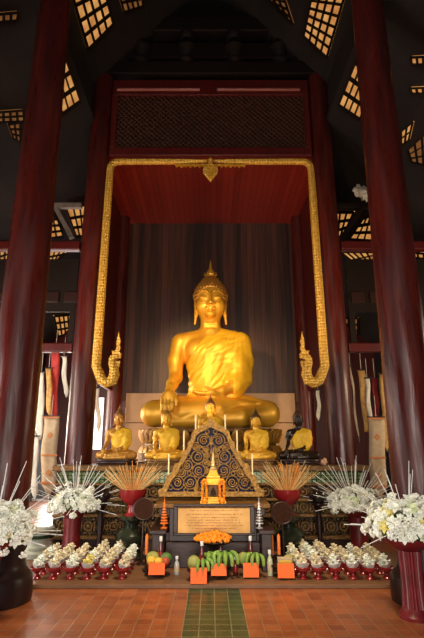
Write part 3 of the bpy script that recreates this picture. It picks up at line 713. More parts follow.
for (z, rx, ry, up, nm) in ((.34, 1.34, .88, 1, 'upper_petals'), (.30, 1.34, .88, -1, 'lower_petals')):
    b = MB()
    for k in range(38):
        a = 2*PI*k/38; x, y = superell(a, rx, ry); nx, ny = math.cos(a)/rx, math.sin(a)/ry; l = math.hypot(nx, ny); nx, ny = nx/l, ny/l
        rot = Matrix(((-ny, 0, nx), (nx, 0, ny), (0, 1, 0))).to_4x4()
        mt = Matrix.Translation((x, y, z)) @ rot @ Matrix.Diagonal((1, up, 1, 1))
        b.petal(mt, .30 if up > 0 else .2, .25, .30 if up > 0 else .45, 6)
    o = b.build(nm, M['petal_gold'], t, True); sm = o.modifiers.new('thick', 'SOLIDIFY'); sm.thickness = .02

# ------------------------------------------------------------------ altar
t = thing('tiered_altar', 'ornate gilded altar of stepped tiers behind the offerings', 'altar', (0, 7.6, 0))
def tier(nm, x, y0, y1, z0, z1, m, bev=.01): return MB().span((-x, y0, z0), (x, y1, z1)).build(nm, M[m], t, bevel=bev)
tier('core', 1.92, .42, 3.74, .02, 1.22, 'ornament_dark')
tier('core', 2.42, .30, .98, .02, 1.15, 'ornament_dark')
tier('foot_tier', 2.36, .02, .34, .0, .20, 'stand_wood')
tier('foot_moulding', 2.38, .0, .30, .20, .25, 'carved_gold')
tier('lower_tier', 2.30, .10, .40, .25, .50, 'ornament_dark')
tier('lower_moulding', 2.36, .04, .40, .50, .545, 'carved_gold')
tier('middle_tier', 2.30, .14, .40, .545, .72, 'ornament')
tier('middle_moulding', 2.36, .08, .40, .72, .76, 'carved_gold')
tier('upper_tier', 2.30, .16, .40, .76, .94, 'ornament_dark')
tier('upper_moulding', 2.36, .12, .40, .94, .975, 'carved_gold')
tier('green_band', 2.33, .17, .40, .975, 1.15, 'glass_green')
tier('top_slab', 2.44, .12, .99, 1.15, 1.235, 'carved_gold', .015)
b = MB()
for k in range(66):
    x = -2.3+k*.0708
    for q in range(3): b.box((x, .165, 1.0+q*.055), (.05, .012, .04))
b.build('glass_tiles', mat('pale_green_glass', (0.13, 0.21, 0.09), 0.2, 0.2, (0.26, 0.27, 0.13), 9), t)
for zz in (.63, .37, .85):
    b = MB()
    for k in range(24):
        x = -2.2+k*.19; d = .135 if zz == .63 else (.095 if zz < .5 else .155)
        b.torus((x, d, zz), .058, .012, Matrix.Rotation(PI/2, 3, 'X'), 14, 6); b.ball((x, d, zz), (.028, .014, .028), 8, 6)
        b.box((x+.095, d, zz), (.014, .015, .13))
    b.build('rosettes', M['carved_gold'], t, True)

# ------------------------------------------------------------------ small statues on the altar
sm = statue(0.032)
def small(px, Y, zbase, sc_, label, bodym, robem, hairm, rz=0.0):
    X = (px-PCX)/F*(Y*cP-(1.5-zbase)*sP)
    t = thing('small_buddha_statue', label, 'statue', (X, Y, zbase), rz)
    pd = .055/sc_
    def ch(nm, me, mt, par=t):
        o = link(nm, me, par); setmat(o, mt); return o
    bo = ch('body', sm[0], bodym); ro = ch('robe', sm[1], robem); ha = ch('hair', sm[2], hairm)
    fi = link('flame_finial', sm[3], ha); setmat(fi, hairm)
    for o in (bo, ro, ha): o.scale = (sc_,)*3; o.location = (0, 0, .075)
    b_ = MB(); 
    n = 36
    prof = [(1.32, 0), (1.36, .02), (1.22, .035), (1.22, .05), (1.40, .062), (1.36, .085)]
    rings = [[b_.bm.verts.new((superell(2*PI*k/n, r*sc_, r*.66*sc_)[0], superell(2*PI*k/n, r*sc_, r*.66*sc_)[1]-.15*sc_, z)) for k in range(n)] for r, z in prof]
    b_.bm.faces.new(rings[0][::-1]); b_.bm.faces.new(rings[-1])
    for A_, B_ in zip(rings, rings[1:]):
        for k in range(n): b_.bm.faces.new((A_[k], A_[(k+1) % n], B_[(k+1) % n], B_[k]))
    b_.build('pedestal', M['stand_wood'] if bodym is not M['gold'] else M['carved_gold'], t, True)
    return t
ZA = 1.237
small(117, 8.0, ZA, .240, 'small yellow-robed Buddha with brown hair, leftmost on the altar', M['bronze'], M['robe_small'], M['hair_brown'])
small(165.5, 8.05, ZA, .240, 'small golden Buddha on the altar, under the right hand of the large statue', M['gold'], M['robe_small'], M['gold_hair'], .12)
small(257, 8.05, ZA, .228, 'small golden Buddha with dark hair, right of the carved pediment', M['gold'], M['robe_small'], M['hair_dark'])
small(300, 8.0, ZA, .236, 'small black-bodied Buddha in yellow robe, rightmost on the altar', M['black_bronze'], M['robe_small'], M['hair_dark'], -.25)
b = MB(); b.span((-.30, -.22, 0), (.30, .22, .06)); b.span((-.26, -.19, .06), (.26, .19, .16)); b.span((-.29, -.21, .16), (.29, .21, .20))
o = b.build('statue_plinth', M['carved_gold'], None, bevel=.012, loc=(0, 8.22, ZA)); tag(o, 'stepped gilded plinth under the small Buddha behind the pediment', 'plinth', kind='thing')
small(210.5, 8.26, ZA+.201, .238, 'small Buddha half hidden behind the peak of the carved pediment', M['gold'], M['robe_small'], M['hair_brown'])
# pink flowers by the rightmost statue
b = MB()
for k in range(9): b.ball((random.uniform(-.06, .06), random.uniform(-.03, .03), .05+random.uniform(0, .07)), .032, 8, 6, jitter=.3)
b.lathe([(.03, 0), (.05, .05), (.045, .06)], n=12)
o = b.build('flower_posy', mat('peach_petals', (0.75, 0.42, 0.26), 0.6), None, True, loc=P(324, 461, 7.86)); o.location.z = ZA; o.scale = (.7, .7, .7); tag(o, 'small peach flower posy beside the rightmost small statue', 'flowers', kind='thing')

# ------------------------------------------------------------------ centre stand with plaque
t = thing('plaque_stand', 'dark wooden stepped stand with a brass plaque in the middle', 'stand', (.03, 6.95, .045))
b = MB(); b.span((-.60, -.36, 0), (.60, .33, .30)); b.build('body', M['stand_wood'], t, bevel=.012)
for q in ((-.78, -.575), (.565, .76)): MB().span((q[0], -.60, .43), (q[1], .33, .475)).build('side_shelf', M['stand_wood'], t, bevel=.008); MB().span((q[0]+.03, -.56, 0), (q[1]-.03, .3, .43)).build('shelf_support', M['stand_wood'], t, bevel=.01)
MB().span((-.72, -.24, 0), (.70, .30, .40)).build('lower_body', M['stand_wood'], t, bevel=.012)
MB().span((-.56, -.33, .30), (.56, .33, .70)).build('upper_body', M['stand_wood'], t, bevel=.01)
MB().span((-.76, -.38, .70), (.74, .34, .755)).build('top', M['carved_gold'], t, bevel=.012)
MB().span((-.70, -.30, .60), (.68, .34, .70)).build('cornice', M['stand_wood'], t, bevel=.012)
pz0, pz1 = zat(533, 6.57)-.045, zat(506.5, 6.57)-.045
xl, xr = P(178, 520, 6.57).x-.03, P(250, 520, 6.57).x-.03
b = MB(); 
for q in (((xl-.06, -.40, pz0-.03), (xr+.06, -.33, pz0)), ((xl-.06, -.40, pz1), (xr+.06, -.33, pz1+.03)), ((xl-.06, -.40, pz0), (xl, -.33, pz1)), ((xr, -.40, pz0), (xr+.06, -.33, pz1))): b.span(*q)
b.build('plaque_frame', M['stand_wood'], t, bevel=.008)
pq = MB().span((xl, -.375, pz0), (xr, -.34, pz1)).build('plaque', mat('brass_plaque', (0.52, 0.28, 0.075), 0.38, 0.5, (0.40, 0.20, 0.05), 5), t); pq['label'] = 'brass plaque with engraved lines of script'
b = MB(); rows = [(.15, .75), (.30, .85), (.42, .7), (.52, .8), (.62, .86), (.72, .9), (.83, .66)]
for fz, fw in rows:
    z = pz1-(pz1-pz0)*fz; x = (xl+xr)/2-(xr-xl)*fw*.45; xe = (xl+xr)/2+(xr-xl)*fw*.45
    while x < xe:
        w = random.uniform(.008, .02); b.box((x+w/2, -.3765, z+random.uniform(-.002, .002)), (w, .003, random.uniform(.008, .014))); x += w+random.choice((.005, .006, .02))
b.build('engraving', mat('engraved_brown', (0.26, 0.11, 0.03), 0.6), pq)

# carved pediment
YP = 6.98; z0 = .802
t = thing('carved_pediment', 'pierced gilded triangular screen backed with blue mirror glass', 'screen', (0.01, YP, z0))
def curve_mesh(name, outer, holes, depth, m, parent):
    cu = bpy.data.curves.new(name, 'CURVE'); cu.dimensions = '2D'; cu.fill_mode = 'BOTH'; cu.extrude = depth/2; cu.bevel_depth = .006
    for pl in [outer]+holes:
        s_ = cu.splines.new('POLY'); s_.points.add(len(pl)-1); s_.use_cyclic_u = True
        for q, (x, z) in zip(s_.points, pl): q.co = (x, z, 0, 1)
    tmp = bpy.data.objects.new(name, cu); COL.objects.link(tmp); bpy.context.view_layer.update()
    me = bpy.data.meshes.new_from_object(tmp.evaluated_get(bpy.context.evaluated_depsgraph_get())); bpy.data.objects.remove(tmp); bpy.data.curves.remove(cu)
    me.transform(Matrix.Rotation(PI/2, 4, 'X')); me.materials.clear(); me.materials.append(m); me.name = name
    return link(name, me, parent)
def pp(px, py): p = P(px, py, YP); return (p.x-.01, p.z-z0)
half = [(159, 496), (159, 490), (163, 488), (165, 484), (167, 477), (170, 476), (173, 470), (175, 464), (179, 463), (182, 458), (182.5, 452), (186, 451), (188, 447), (188.5, 442), (191, 441), (192.5, 436), (194, 431), (197.5, 430), (200, 426.5), (204, 425.5), (207.5, 423), (210.5, 417)]
hl = [pp(*q) for q in half]; outer = hl+[(-x, z) for x, z in hl[-2::-1]]
ih = [(166, 492), (169, 486), (172, 480), (177, 474), (180, 467), (184.5, 461), (188, 455), (191, 449), (194, 442), (196, 436), (199.5, 432.5), (204, 430.5), (210.5, 427)]
il = [pp(*q) for q in ih]; inner = il+[(-x, z) for x, z in il[-2::-1]]
curve_mesh('frame', outer, [inner], .07, M['pediment_gold'], t)
b = MB()
cx, cz_ = 0, sum(z for x, z in inner)/len(inner)
b.prism([(x*1.04, cz_+(z-cz_)*1.04) for x, z in inner], .02, .032); b.build('mirror_back', M['mirror'], t)
# scrollwork: spirals and rings
def inside(x, z, poly):
    c = False
    for i in range(len(poly)):
        (x1, z1_), (x2, z2_) = poly[i], poly[i-1]
        if (z1_ > z) != (z2_ > z) and x < (x2-x1)*(z-z1_)/(z2_-z1_)+x1: c = not c
    return c
b = MB(); R90 = Matrix.Rotation(PI/2, 3, 'X')
def spiral(cx, cz, R, s, a0):
    pts = []; rr = []
    for k in range(22):
        q = k/21; a = a0+s*q*2.2*2*PI*.85; r = R*(1-q*.85); pts.append((cx+r*math.cos(a), -.005, cz+r*math.sin(a))); rr.append(.0095*(1-.4*q))
    b.tube(pts, rr, 6)
def edge_dist(x, z, poly):
    m_ = 9
    for i in range(len(poly)):
        a_, c_ = Vector(poly[i-1]), Vector(poly[i]); e = c_-a_; l2 = e.length_squared
        if l2 < 1e-9: continue
        u = max(0, min(1, (Vector((x, z))-a_).dot(e)/l2)); m_ = min(m_, (a_+e*u-Vector((x, z))).length)
    return m_
rg = random.Random(5); circ = []
for Rm, tries in ((.088, 500), (.068, 700), (.05, 900), (.036, 1500), (.026, 1500)):
    for _ in range(tries):
        x, z = rg.uniform(.0, .62), rg.uniform(.0, .95)
        if x < Rm+.012 or not inside(x, z, inner) or edge_dist(x, z, inner) < Rm*.92: continue
        if all(math.hypot(x-p, z-q) > (Rm+r)*.96 for p, q, r in circ): circ.append((x, z, Rm))
for s in (-1, 1):
    for n_, (x, z, Rm) in enumerate(circ):
        b.torus((s*x, -.004, z), Rm, .008, R90, 20, 6)
        if Rm > .03: spiral(s*x, z, Rm*.72, s*(1 if n_ % 2 else -1), n_*1.3 if s > 0 else PI-n_*1.3)
for z in (.06, .18, .32, .48, .62, .75): b.ball((0, -.005, z), (.022, .015, .035), 8, 6)
b.tube([(0, 0, 0), (0, 0, .86)], .010, 6)
b.build('scrollwork', M['pediment_gold'], t, True)
# candles standing on the steps of the pediment
for i, (px, py, nm) in enumerate(((182, 457, 'left'), (241, 457, 'right'), (195.5, 442, 'left'), (227, 442, 'right'))):
    pass
cand = None
for (px, yt, yb, lb) in ((168.5, 453, 476, 'lowest candle on the left steps of the pierced pediment'), (183.8, 430, 451.5, 'middle candle on the left steps of the pierced pediment'), (195.7, 414, 430.5, 'top candle on the left steps of the pierced pediment'),
                         (252.5, 453, 476, 'lowest candle on the right steps of the pierced pediment'), (237.2, 430, 451.5, 'middle candle on the right steps of the pierced pediment'), (225.3, 414, 430.5, 'top candle on the right steps of the pierced pediment')):
    p = P(px, yb, YP); L = P(px, yt, YP).z-p.z
    c = thing('candle', lb, 'candle', p+Vector((0, 0, .004)), 0, 'candles on the carved pediment')
    MB().lathe([(.011, .012), (.011, L-.02), (.006, L-.012), (0, L-.01)], n=10).build('wax', M['wax'], c, True)
    MB().lathe([(.022, 0), (.024, .008), (.013, .014)], n=10).build('cup', M['gold'], c, True)
    MB().cyl((0, 0, L-.012), (.002, 0, L+.008), .002, .002, 5).build('wick', M['dark_base'], c)

# small golden shrine with marigold garlands
zs = .80
t = thing('miniature_shrine', 'small golden spired shrine in front of the pierced pediment', 'shrine', (.035, 6.70, zs))
b = MB()
for (w, z_0, z_1) in ((.34, 0, .03), (.29, .03, .06), (.25, .06, .08)): b.box((0, 0, (z_0+z_1)/2), (w, w*.7, z_1-z_0))
b.build('base', M['gold'], t, bevel=.006)
b = MB()
for x in (-.085, .085):
    for y in (-.055, .055): b.cyl((x, y, .08), (x, y, .23), .014, .014, 10)
b.build('posts', M['gold'], t, True)
MB().box((0, .03, .155), (.13, .06, .15)).build('cella', M['carved_gold'], t, bevel=.006)
b = MB()
for (w, z_0, z_1, tp) in ((.27, .23, .26, .92), (.23, .26, .31, .75), (.19, .31, .34, .9), (.15, .34, .385, .7), (.11, .385, .41, .9)): b.box((0, 0, (z_0+z_1)/2), (w, w*.72, z_1-z_0), taper=tp)
b.build('roof', M['gold'], t, bevel=.005)
MB().lathe([(.045, .41), (.05, .43), (.028, .45), (.034, .47), (.02, .49), (.024, .51), (.013, .54), (.015, .56), (.007, .62), (0, .72)], n=12).build('spire', mat('pale_gold', (0.82, 0.60, 0.26), 0.35, 0.5), t, True)
MB().lathe([(.0, .085), (.04, .09), (.03, .13), (.025, .16), (.0, .19)], (0, -.045, 0), 12).build('niche_figure', M['black_bronze'], t, True)
for s, lb in ((-1, 'orange marigold garland hanging on the left of the golden shrine'), (1, 'orange marigold garland hanging on the right of the golden shrine')):
    b = MB()
    for off in (-.026, .026):
        for k in range(11): b.ball((off+random.uniform(-.004, .004), random.uniform(-.006, .006), .205-k*.0235), .0185, 8, 6, jitter=.15)
    b.ball((0, 0, .232), (.03, .018, .018), 8, 6, jitter=.2); b.ball((0, 0, -.055), (.018, .014, .03), 8, 6, jitter=.2)
    o = b.build('marigold_garland', M['marigold'], None, True, loc=(.035+s*.112, 6.575, zs+.06)); tag(o, lb, 'garland', 'marigold garlands on the shrine', 'thing')

# tiered parasol ornaments
def tiered(x, y, z, m, label):
    t = thing('tiered_ornament', label, 'ornament', (x, y, z)); t.scale = (.82, .82, .80)
    MB().lathe([(.05, 0), (.055, .012), (.02, .03), (.012, .06), (.009, .07)], n=14).build('foot', M[m], t, True)
    b_ = MB()
    for k in range(8):
        r = .062-.0062*k; zz = .07+k*.040; b_.lathe([(.008, zz), (r, zz+.004), (r*.98, zz+.012), (.010, zz+.036)], n=16)
    b_.build('tiers', M[m], t, True)
    MB().lathe([(.008, .385), (.010, .40), (0, .47)], n=8).build('finial', M[m], t, True)
tiered(P(164, 525, 6.48).x, 6.48, .522, 'orange_wax', 'slim orange tiered cone left of the brass plaque')
tiered(P(259.5, 525, 6.48).x, 6.48, .522, 'silver', 'slim silver tiered cone right of the brass plaque')

# tray of marigolds
t = thing('flower_tray', 'gilt footed tray in front of the brass plaque, holding marigolds', 'tray', (.035, 6.36, .047))
MB().lathe([(.10, 0), (.11, .02), (.05, .05), (.035, .12), (.03, .24), (.06, .30), (.20, .335), (.235, .36), (.23, .365), (.19, .345), (.0, .34)], n=28).build('pedestal_dish', M['dark_base'], t, True)
b = MB()
random.seed(3)
for k in range(150):
    a = random.random()*2*PI; r = .235*math.sqrt(random.random()); z = .385+.075*(1-(r/.24)**1.3)*random.uniform(.3, 1)
    b.ball((r*math.cos(a), r*math.sin(a), z), random.uniform(.016, .026), 7, 5, jitter=.25)
o = b.build('marigold_heap', M['marigold'], None, True, loc=(.035, 6.36, .047)); tag(o, 'heap of loose orange marigold heads on the footed tray', 'flowers', kind='stuff')

# ------------------------------------------------------------------ incense bowls, stands, fans, alms bowls
def incense(x, y, side):
    t = thing('bowl_stand', f'dark turned stand under the {side} incense bowl', 'stand', (x, y, .047))
    MB().lathe([(.20, 0), (.21, .03), (.17, .05), (.12, .12), (.16, .18), (.21, .25), (.215, .31), (.16, .38), (.09, .42), (.11, .46), (.17, .50), (.175, .53), (.15, .545)], n=30).build('stand_body', mat('dark_green_black', (0.020, 0.024, 0.014), 0.2, coat=.3), t, True)
    t = thing('incense_bowl', f'red lacquered footed bowl full of incense, {side} of the centre stand', 'bowl', (x, y, .593))
    MB().lathe([(.10, 0), (.105, .015), (.07, .04), (.055, .10), (.06, .14), (.12, .18), (.17, .24), (.185, .31), (.19, .345), (.175, .345), (.165, .30), (.0, .29)], n=32).build('bowl', M['lacquer_red'], t, True)
    b_ = MB().lathe([(.165, .295), (.14, .325), (0, .335)], n=20); b_.build('sand', mat('ash_sand', (0.30, 0.20, 0.12), 0.9), t, True)
    me1 = MB().lathe([(.0022, 0), (.0022, .30), (.0034, .302), (.0034, .44), (0, .442)], n=5).mesh('incense_stick', M['incense'])
    me2 = MB().lathe([(.0026, 0), (.0026, .50), (0, .502)], n=5).mesh('incense_stick', M['incense_pale'])
    for k in range(110):
        a = random.random()*2*PI; q = math.sqrt(random.random()); tilt = q*1.02
        o_ = link('incense_stick', me1 if q < .45 or k % 3 == 0 else me2); r = .10*q
        o_.location = (x+r*math.cos(a), y+r*math.sin(a), .90); o_.scale = (1, 1, random.uniform(.72, 1.0))
        o_.rotation_euler = (0, tilt, a)
        tag(o_, f'thin orange incense stick fanned out in the {side} red incense bowl', 'incense stick', f'incense sticks in the {side} bowl', 'thing')
incense(-1.09, 7.12, 'left'); incense(1.075, 7.12, 'right')
def fan(px, py, Y, label):
    p = P(px, py, Y)
    t = thing('round_fan', label, 'fan', (p.x, Y, .047))
    R = .135; zc = p.z-.047
    b_ = MB().lathe([(0, -.008), (R, -.008), (R+.004, 0), (R, .008), (0, .012)], n=32); 
    o_ = b_.build('disc', M['wicker'], t, True); o_.location = (0, 0, zc); o_.rotation_euler = (PI/2-.12, 0, 0)
    b_ = MB(); b_.torus((0, 0, 0), R, .012, None, 32, 8)
    o_ = b_.build('rim', M['stand_wood'], t, True); o_.location = (0, 0, zc); o_.rotation_euler = (PI/2-.12, 0, 0)
    b_ = MB(); b_.cyl((0, -.06, .02), (0, -.012, zc-R+.01), .012, .012, 8); b_.lathe([(.07, 0), (.07, .015), (.02, .03)], (0, -.06, 0), 14); b_.build('handle', M['stand_wood'], t, True)
fan(144, 509, 6.86, 'round brown woven fan right of the left incense bowl')
fan(282, 513, 6.80, 'round brown woven fan in front of the right incense bowl')
def alms(px, label):
    Y = 7.38; x = (px-PCX)/F*7.0
    t = thing('bowl_stand', 'slim dark stand under the '+label.split(' alms')[0].replace('round ', '')+' alms bowl', 'stand', (x, Y, .047))
    MB().lathe([(.13, 0), (.13, .03), (.05, .06), (.035, .22), (.05, .40), (.035, .55), (.07, .645), (.09, .66), (.09, .68)], n=20).build('stand_body', M['dark_base'], t, True)
    t = thing('alms_bowl', label, 'bowl', (x, Y, .728))
    MB().lathe([(.07, 0), (.10, .02), (.128, .07), (.132, .11), (.115, .155), (.09, .175)], n=28).build('bowl', mat('black_lacquer', (0.016, 0.010, 0.010), 0.15, coat=.4), t, True)
    MB().lathe([(.095, .172), (.095, .185), (.05, .205), (.012, .215), (.014, .235), (0, .24)], n=24).build('lid', M['dark_base'], t, True)
alms(102.5, 'round black left alms bowl between bouquet and incense'); alms(317, 'round black right alms bowl between bouquet and incense')

# orange candle pairs on little stands
for (px, sd) in ((150, 'left'), (275.5, 'right')):
    Y = 6.42; X = P(px, 550, Y).x
    for k, dx in enumerate((-.042, .042)):
        c = thing('orange_candle', f"{'left' if k == 0 else 'right'} orange candle of the pair at the {sd} end of the fruit offerings", 'candle', (X+dx, Y, .047), 0, 'tall orange candles')
        MB().lathe([(.04, 0), (.04, .015), (.015, .03), (.015, .16), (.032, .18), (.03, .19)], n=14).build('holder', M['dark_base'], c, True)
        MB().lathe([(.019, .19), (.019, .255), (.024, .26), (.019, .265), (.019, .40), (.008, .415), (0, .43)], n=12).build('wax', M['orange_wax'], c, True)

# ------------------------------------------------------------------ offering baskets with orange cards
def bottle_proto(name, m, label, loc, h=.27):
    t = thing(name, label, 'bottle', loc)
    s = h/.27
    MB().lathe([(.028, 0), (.032, .008*s), (.032, .14*s), (.028, .17*s), (.013, .205*s), (.012, .225*s)], n=18).build('glass', m, t, True)
    MB().lathe([(.0175, .225*s), (.0185, .23*s), (.0185, .265*s), (.016, .27*s), (0, .27*s)], n=16).build('cap', M['cap'], t, True)
    MB().lathe([(.0328, .05*s), (.0328, .12*s)], n=18).build('paper_label', M['lacquer_red'] if m is M['bottle'] else M['cream_cloth'], t, True)
    return t
def tray(x, y, label, w=.24, card=(.18, .15), cz=.0, tilt=.12):
    t = thing('offering_tray', label, 'tray', (x, y, .047))
    MB().lathe([(.085, 0), (.09, .015), (.05, .04), (.05, .06), (.11, .085), (w/2, .105), (w/2, .125), (w/2-.015, .125), (.10, .105), (0, .10)], n=28).build('dish', M['stand_wood'], t, True)
    c = MB().box((0, -w/2-.014, cz+card[1]/2+.004), (card[0], .004, card[1]), Matrix.Rotation(-tilt, 3, 'X')).build('card', M['orange_paper'], t); c['label'] = 'bright orange paper card on the front'
    return t
def banana_bunch(loc, label, rz=0, n=6, s=1.0):
    t = thing('banana_bunch', label, 'bananas', loc, rz); s *= 1.25
    for k in range(n):
        a = (k-(n-1)/2)*.40; pts = []; rad = []
        for q in range(7):
            u = q/6; h_ = .02+.115*math.sin(.35+u*1.35)*s
            zz = (.085*(1-u**2.2)+.022+.012*(k % 2))*s
            pts.append((math.sin(a)*h_+.006*(k-(n-1)/2)*s, .03*s-math.cos(a)*h_, zz)); rad.append(.019*s*(.4+.6*math.sin(PI*(.15+.72*u))))
        MB().tube(pts, rad, 8).build('banana', M['banana'], t, True)
    MB().ball((0, 0, .10*s), (.022*s, .018*s, .03*s), 8, 6).build('crown', M['leaf'], t, True)
def fruit(name, loc, r, m, label, cat='fruit', sq=1.0):
    r *= 1.3; b_ = MB(); b_.lathe([(0, 0)]+[(r*math.sin(PI*k/9), sq*r*(1-math.cos(PI*k/9))) for k in range(1, 9)]+[(0, sq*2*r-.004)], n=20, flute=.025, nf=6)
    t = thing(name, label, cat, loc); b_.build('flesh', m, t, True); MB().cyl((0, 0, sq*2*r-.006), (.004, 0, sq*2*r+.012), .004, .003, 6).build('stem', M['leaf'], t); return t
ZT = .155   # tray surface
def tx(px, Y): return (px-PCX)/F*(Y*cP-1.42*sP)
# 1 far left tray
Y = 6.22; x = tx(158, Y); tray(x, Y, 'offering tray with orange card, leftmost of the fruit trays', .30, (.185, .125), .045)
bottle_proto('drink_bottle', M['bottle'], 'white-capped dark bottle on the leftmost fruit tray', (x+.02, Y+.055, ZT), .31)
fruit('round_fruit', (x-.08, Y-.02, ZT), .042, M['fruit_yellow'], 'yellow fruit on the leftmost tray, left side')
fruit('round_fruit', (x+.008, Y-.055, ZT), .040, M['fruit_yellow'], 'yellow fruit in the middle of the leftmost tray')
fruit('round_fruit', (x+.085, Y-.03, ZT), .038, M['fruit_red'], 'dark red fruit on the leftmost tray')
fruit('cabbage', (x-.07, Y+.06, ZT), .062, M['papaya'], 'olive green cabbage at the back of the leftmost tray', 'vegetable', .9)
bottle_proto('water_bottle', M['water'], 'clear water bottle on the floor right of the leftmost tray', (x+.215, Y+.06, .047), .20)
fruit('cabbage', (x+.085, Y+.05, ZT), .058, M['leaf'], 'dark green cabbage behind the red fruit', 'vegetable', .9)
# 2
Y = 6.02; x = tx(199, Y); tray(x, Y, 'offering tray whose large orange card reaches the mat, second from left', .28, (.18, .16), .0)
bottle_proto('drink_bottle', M['bottle'], 'white-capped red drink bottle on the second fruit tray', (x+.03, Y+.06, ZT), .29)
fruit('papaya', (x-.06, Y-.02, ZT), .055, M['papaya'], 'round olive papaya on the second fruit tray', 'fruit', 1.1)
fruit('round_fruit', (x-.055, Y+.075, ZT), .045, M['fruit_yellow'], 'orange-yellow fruit behind the olive papaya')
banana_bunch((x+.045, Y-.055, ZT), 'short green banana bunch on the second fruit tray', .3, 4, .85)
# 3
Y = 6.20; x = tx(218.5, Y); tray(x, Y, 'offering tray heaped with green bananas, middle of the fruit trays', .30, (.175, .125), .04, .3)
bottle_proto('drink_bottle', M['bottle'], 'white-capped bottle behind the middle banana tray', (x+.03, Y+.085, ZT), .27)
banana_bunch((x+.065, Y-.03, ZT), 'green banana bunch on the right of the middle tray', -.2, 6, 1.1)
banana_bunch((x-.085, Y-.01, ZT), 'green banana bunch on the left of the middle tray', .3, 5, 1.05)
# 4
Y = 6.24; x = tx(250, Y); tray(x, Y, 'offering tray with guava and bananas, fourth from left', .28, (.18, .15), .012)
bottle_proto('drink_bottle', M['bottle'], 'tall white-capped bottle on the fourth fruit tray', (x+.015, Y+.06, ZT), .31)
fruit('guava', (x-.075, Y+.01, ZT), .055, M['papaya'], 'round olive guava on the fourth fruit tray')
banana_bunch((x+.06, Y-.03, ZT), 'green banana bunch on the fourth fruit tray', -.4, 5, .95)
bottle_proto('dark_jar', M['bottle'], 'dark bottle on the mat left of the fourth tray', (x-.17, Y+.02, .047), .20)
# 5
Y = 6.20; x = tx(284, Y); tray(x, Y, 'offering tray with boxed food, rightmost of the fruit trays', .30, (.19, .15), .016, .1)
t = thing('snack_box', 'pale printed snack box on the rightmost fruit tray', 'box', (x+.01, Y-.03, ZT+.001))
MB().box((0, 0, .05), (.17, .07, .10)).build('carton', M['cream_cloth'], t, bevel=.004)
MB().box((0, -.036, .05), (.14, .002, .05)).build('print', M['fruit_yellow'], t)
bottle_proto('drink_bottle', mat('green_white_pack', (0.45, 0.55, 0.30), 0.4, 0, (0.62, 0.60, 0.45), 14), 'green and white bottle left of the snack box', (x-.16, Y+.02, .047), .28)
fruit('round_fruit', (x+.07, Y+.07, ZT), .045, M['papaya'], 'olive fruit behind the snack box')

# ------------------------------------------------------------------ rows of red cups with flower cones
cup = thing('offering_cup', 'x', 'cup', (0, 0, 0))
MB().lathe([(.048, 0), (.050, .010), (.040, .022), (.024, .045), (.024, .058), (.045, .075), (.078, .095), (.086, .125), (.083, .128), (.070, .105), (0, .095)], n=22).build('bowl', M['lacquer_red'], cup, True)
def cone_proto(petal_m):
    t = thing('flower_cone', 'x', 'flowers', (0, 0, 0))
    MB().lathe([(0, 0), (.022, .002), (.052, .05), (.066, .09), (.05, .095), (0, .08)], n=10, flute=.12, nf=5).build('wrapper', M['grey_wrap'], t, True)
    for (dx, dy, z, r) in ((-.03, -.02, .10, .034), (.03, -.025, .105, .034), (0, .028, .11, .034), (.0, -.01, .145, .036), (.024, .012, .165, .028), (-.02, .01, .175, .026), (.006, .004, .205, .024)):
        b_ = MB(); c = Vector((dx, dy, z))
        b_.ball(c, r*.75, 7, 5, jitter=.25)
        for k in range(7):
            a = 2*PI*k/7+random.random(); e = random.uniform(-.1, .9)
            mt = Matrix.Translation(c) @ Matrix.Rotation(a, 4, 'Z') @ Matrix.Rotation(e, 4, 'X')
            b_.petal(mt, r*1.55, r*1.45, .3, 3)
        b_.build('blossom', petal_m, t, True)
    return t
cones = [cone_proto(M['cream_petal']), cone_proto(M['white_petal']), cone_proto(M['cream_petal'])]
ycone = cone_proto(M['yellow_petal'])
ORD = ['first', 'second', 'third', 'fourth', 'fifth', 'sixth', 'seventh']
ROWN = ['front row', 'second row', 'third row', 'fourth row', 'fifth row']
used = set()
def use(proto, loc, rot, label, group):
    if proto.name not in used:
        used.add(proto.name); o_ = proto; o_.location = loc; o_.rotation_euler = rot; o_['label'] = label; o_['group'] = group; return o_
    return dup(proto, loc, None, label, group, rot)
random.seed(11)
for side, xs in (('left', [tx(q, 6.08) for q in (36.5, 52, 69, 87, 104, 121.5)]), ('right', [tx(q, 6.08) for q in (303, 319, 336, 353, 370, 388)])):
    for ri in range(5):
        for ci, x0 in enumerate(xs):
            y = 6.09+ri*.215
            jx, jy = random.uniform(-.010, .010), random.uniform(-.010, .010)
            if ri == 4 and (abs(x0) > 1.6): continue
            if side == 'left' and ci == 5 and ri > 3: continue
            if side == 'right' and ci == 0 and ri > 3: continue
            loc = (x0+jx, y+jy, .047)
            pos = f'{ORD[ci]} from left, {ROWN[ri]}'
            use(cup, loc, (0, 0, random.random()*6), f'small red footed cup on the {side} side, {pos}', f'red cups on the {side}')
            pr = ycone if (side == 'left' and ci == 3 and ri == 0) else random.choice(cones)
            lean = .30 if side == 'left' else -.30
            adj = 'bright yellow' if pr is ycone else 'cream white'
            c_ = use(pr, (loc[0], loc[1], .047+.092), (random.uniform(-.22, .08), lean*random.uniform(.2, 1.1), random.uniform(-.5, .5)), f'{adj} flower cone in a red cup, {side} side, {pos}', f'flower cones on the {side}'); c_.scale = (1.12, 1.12, .76)

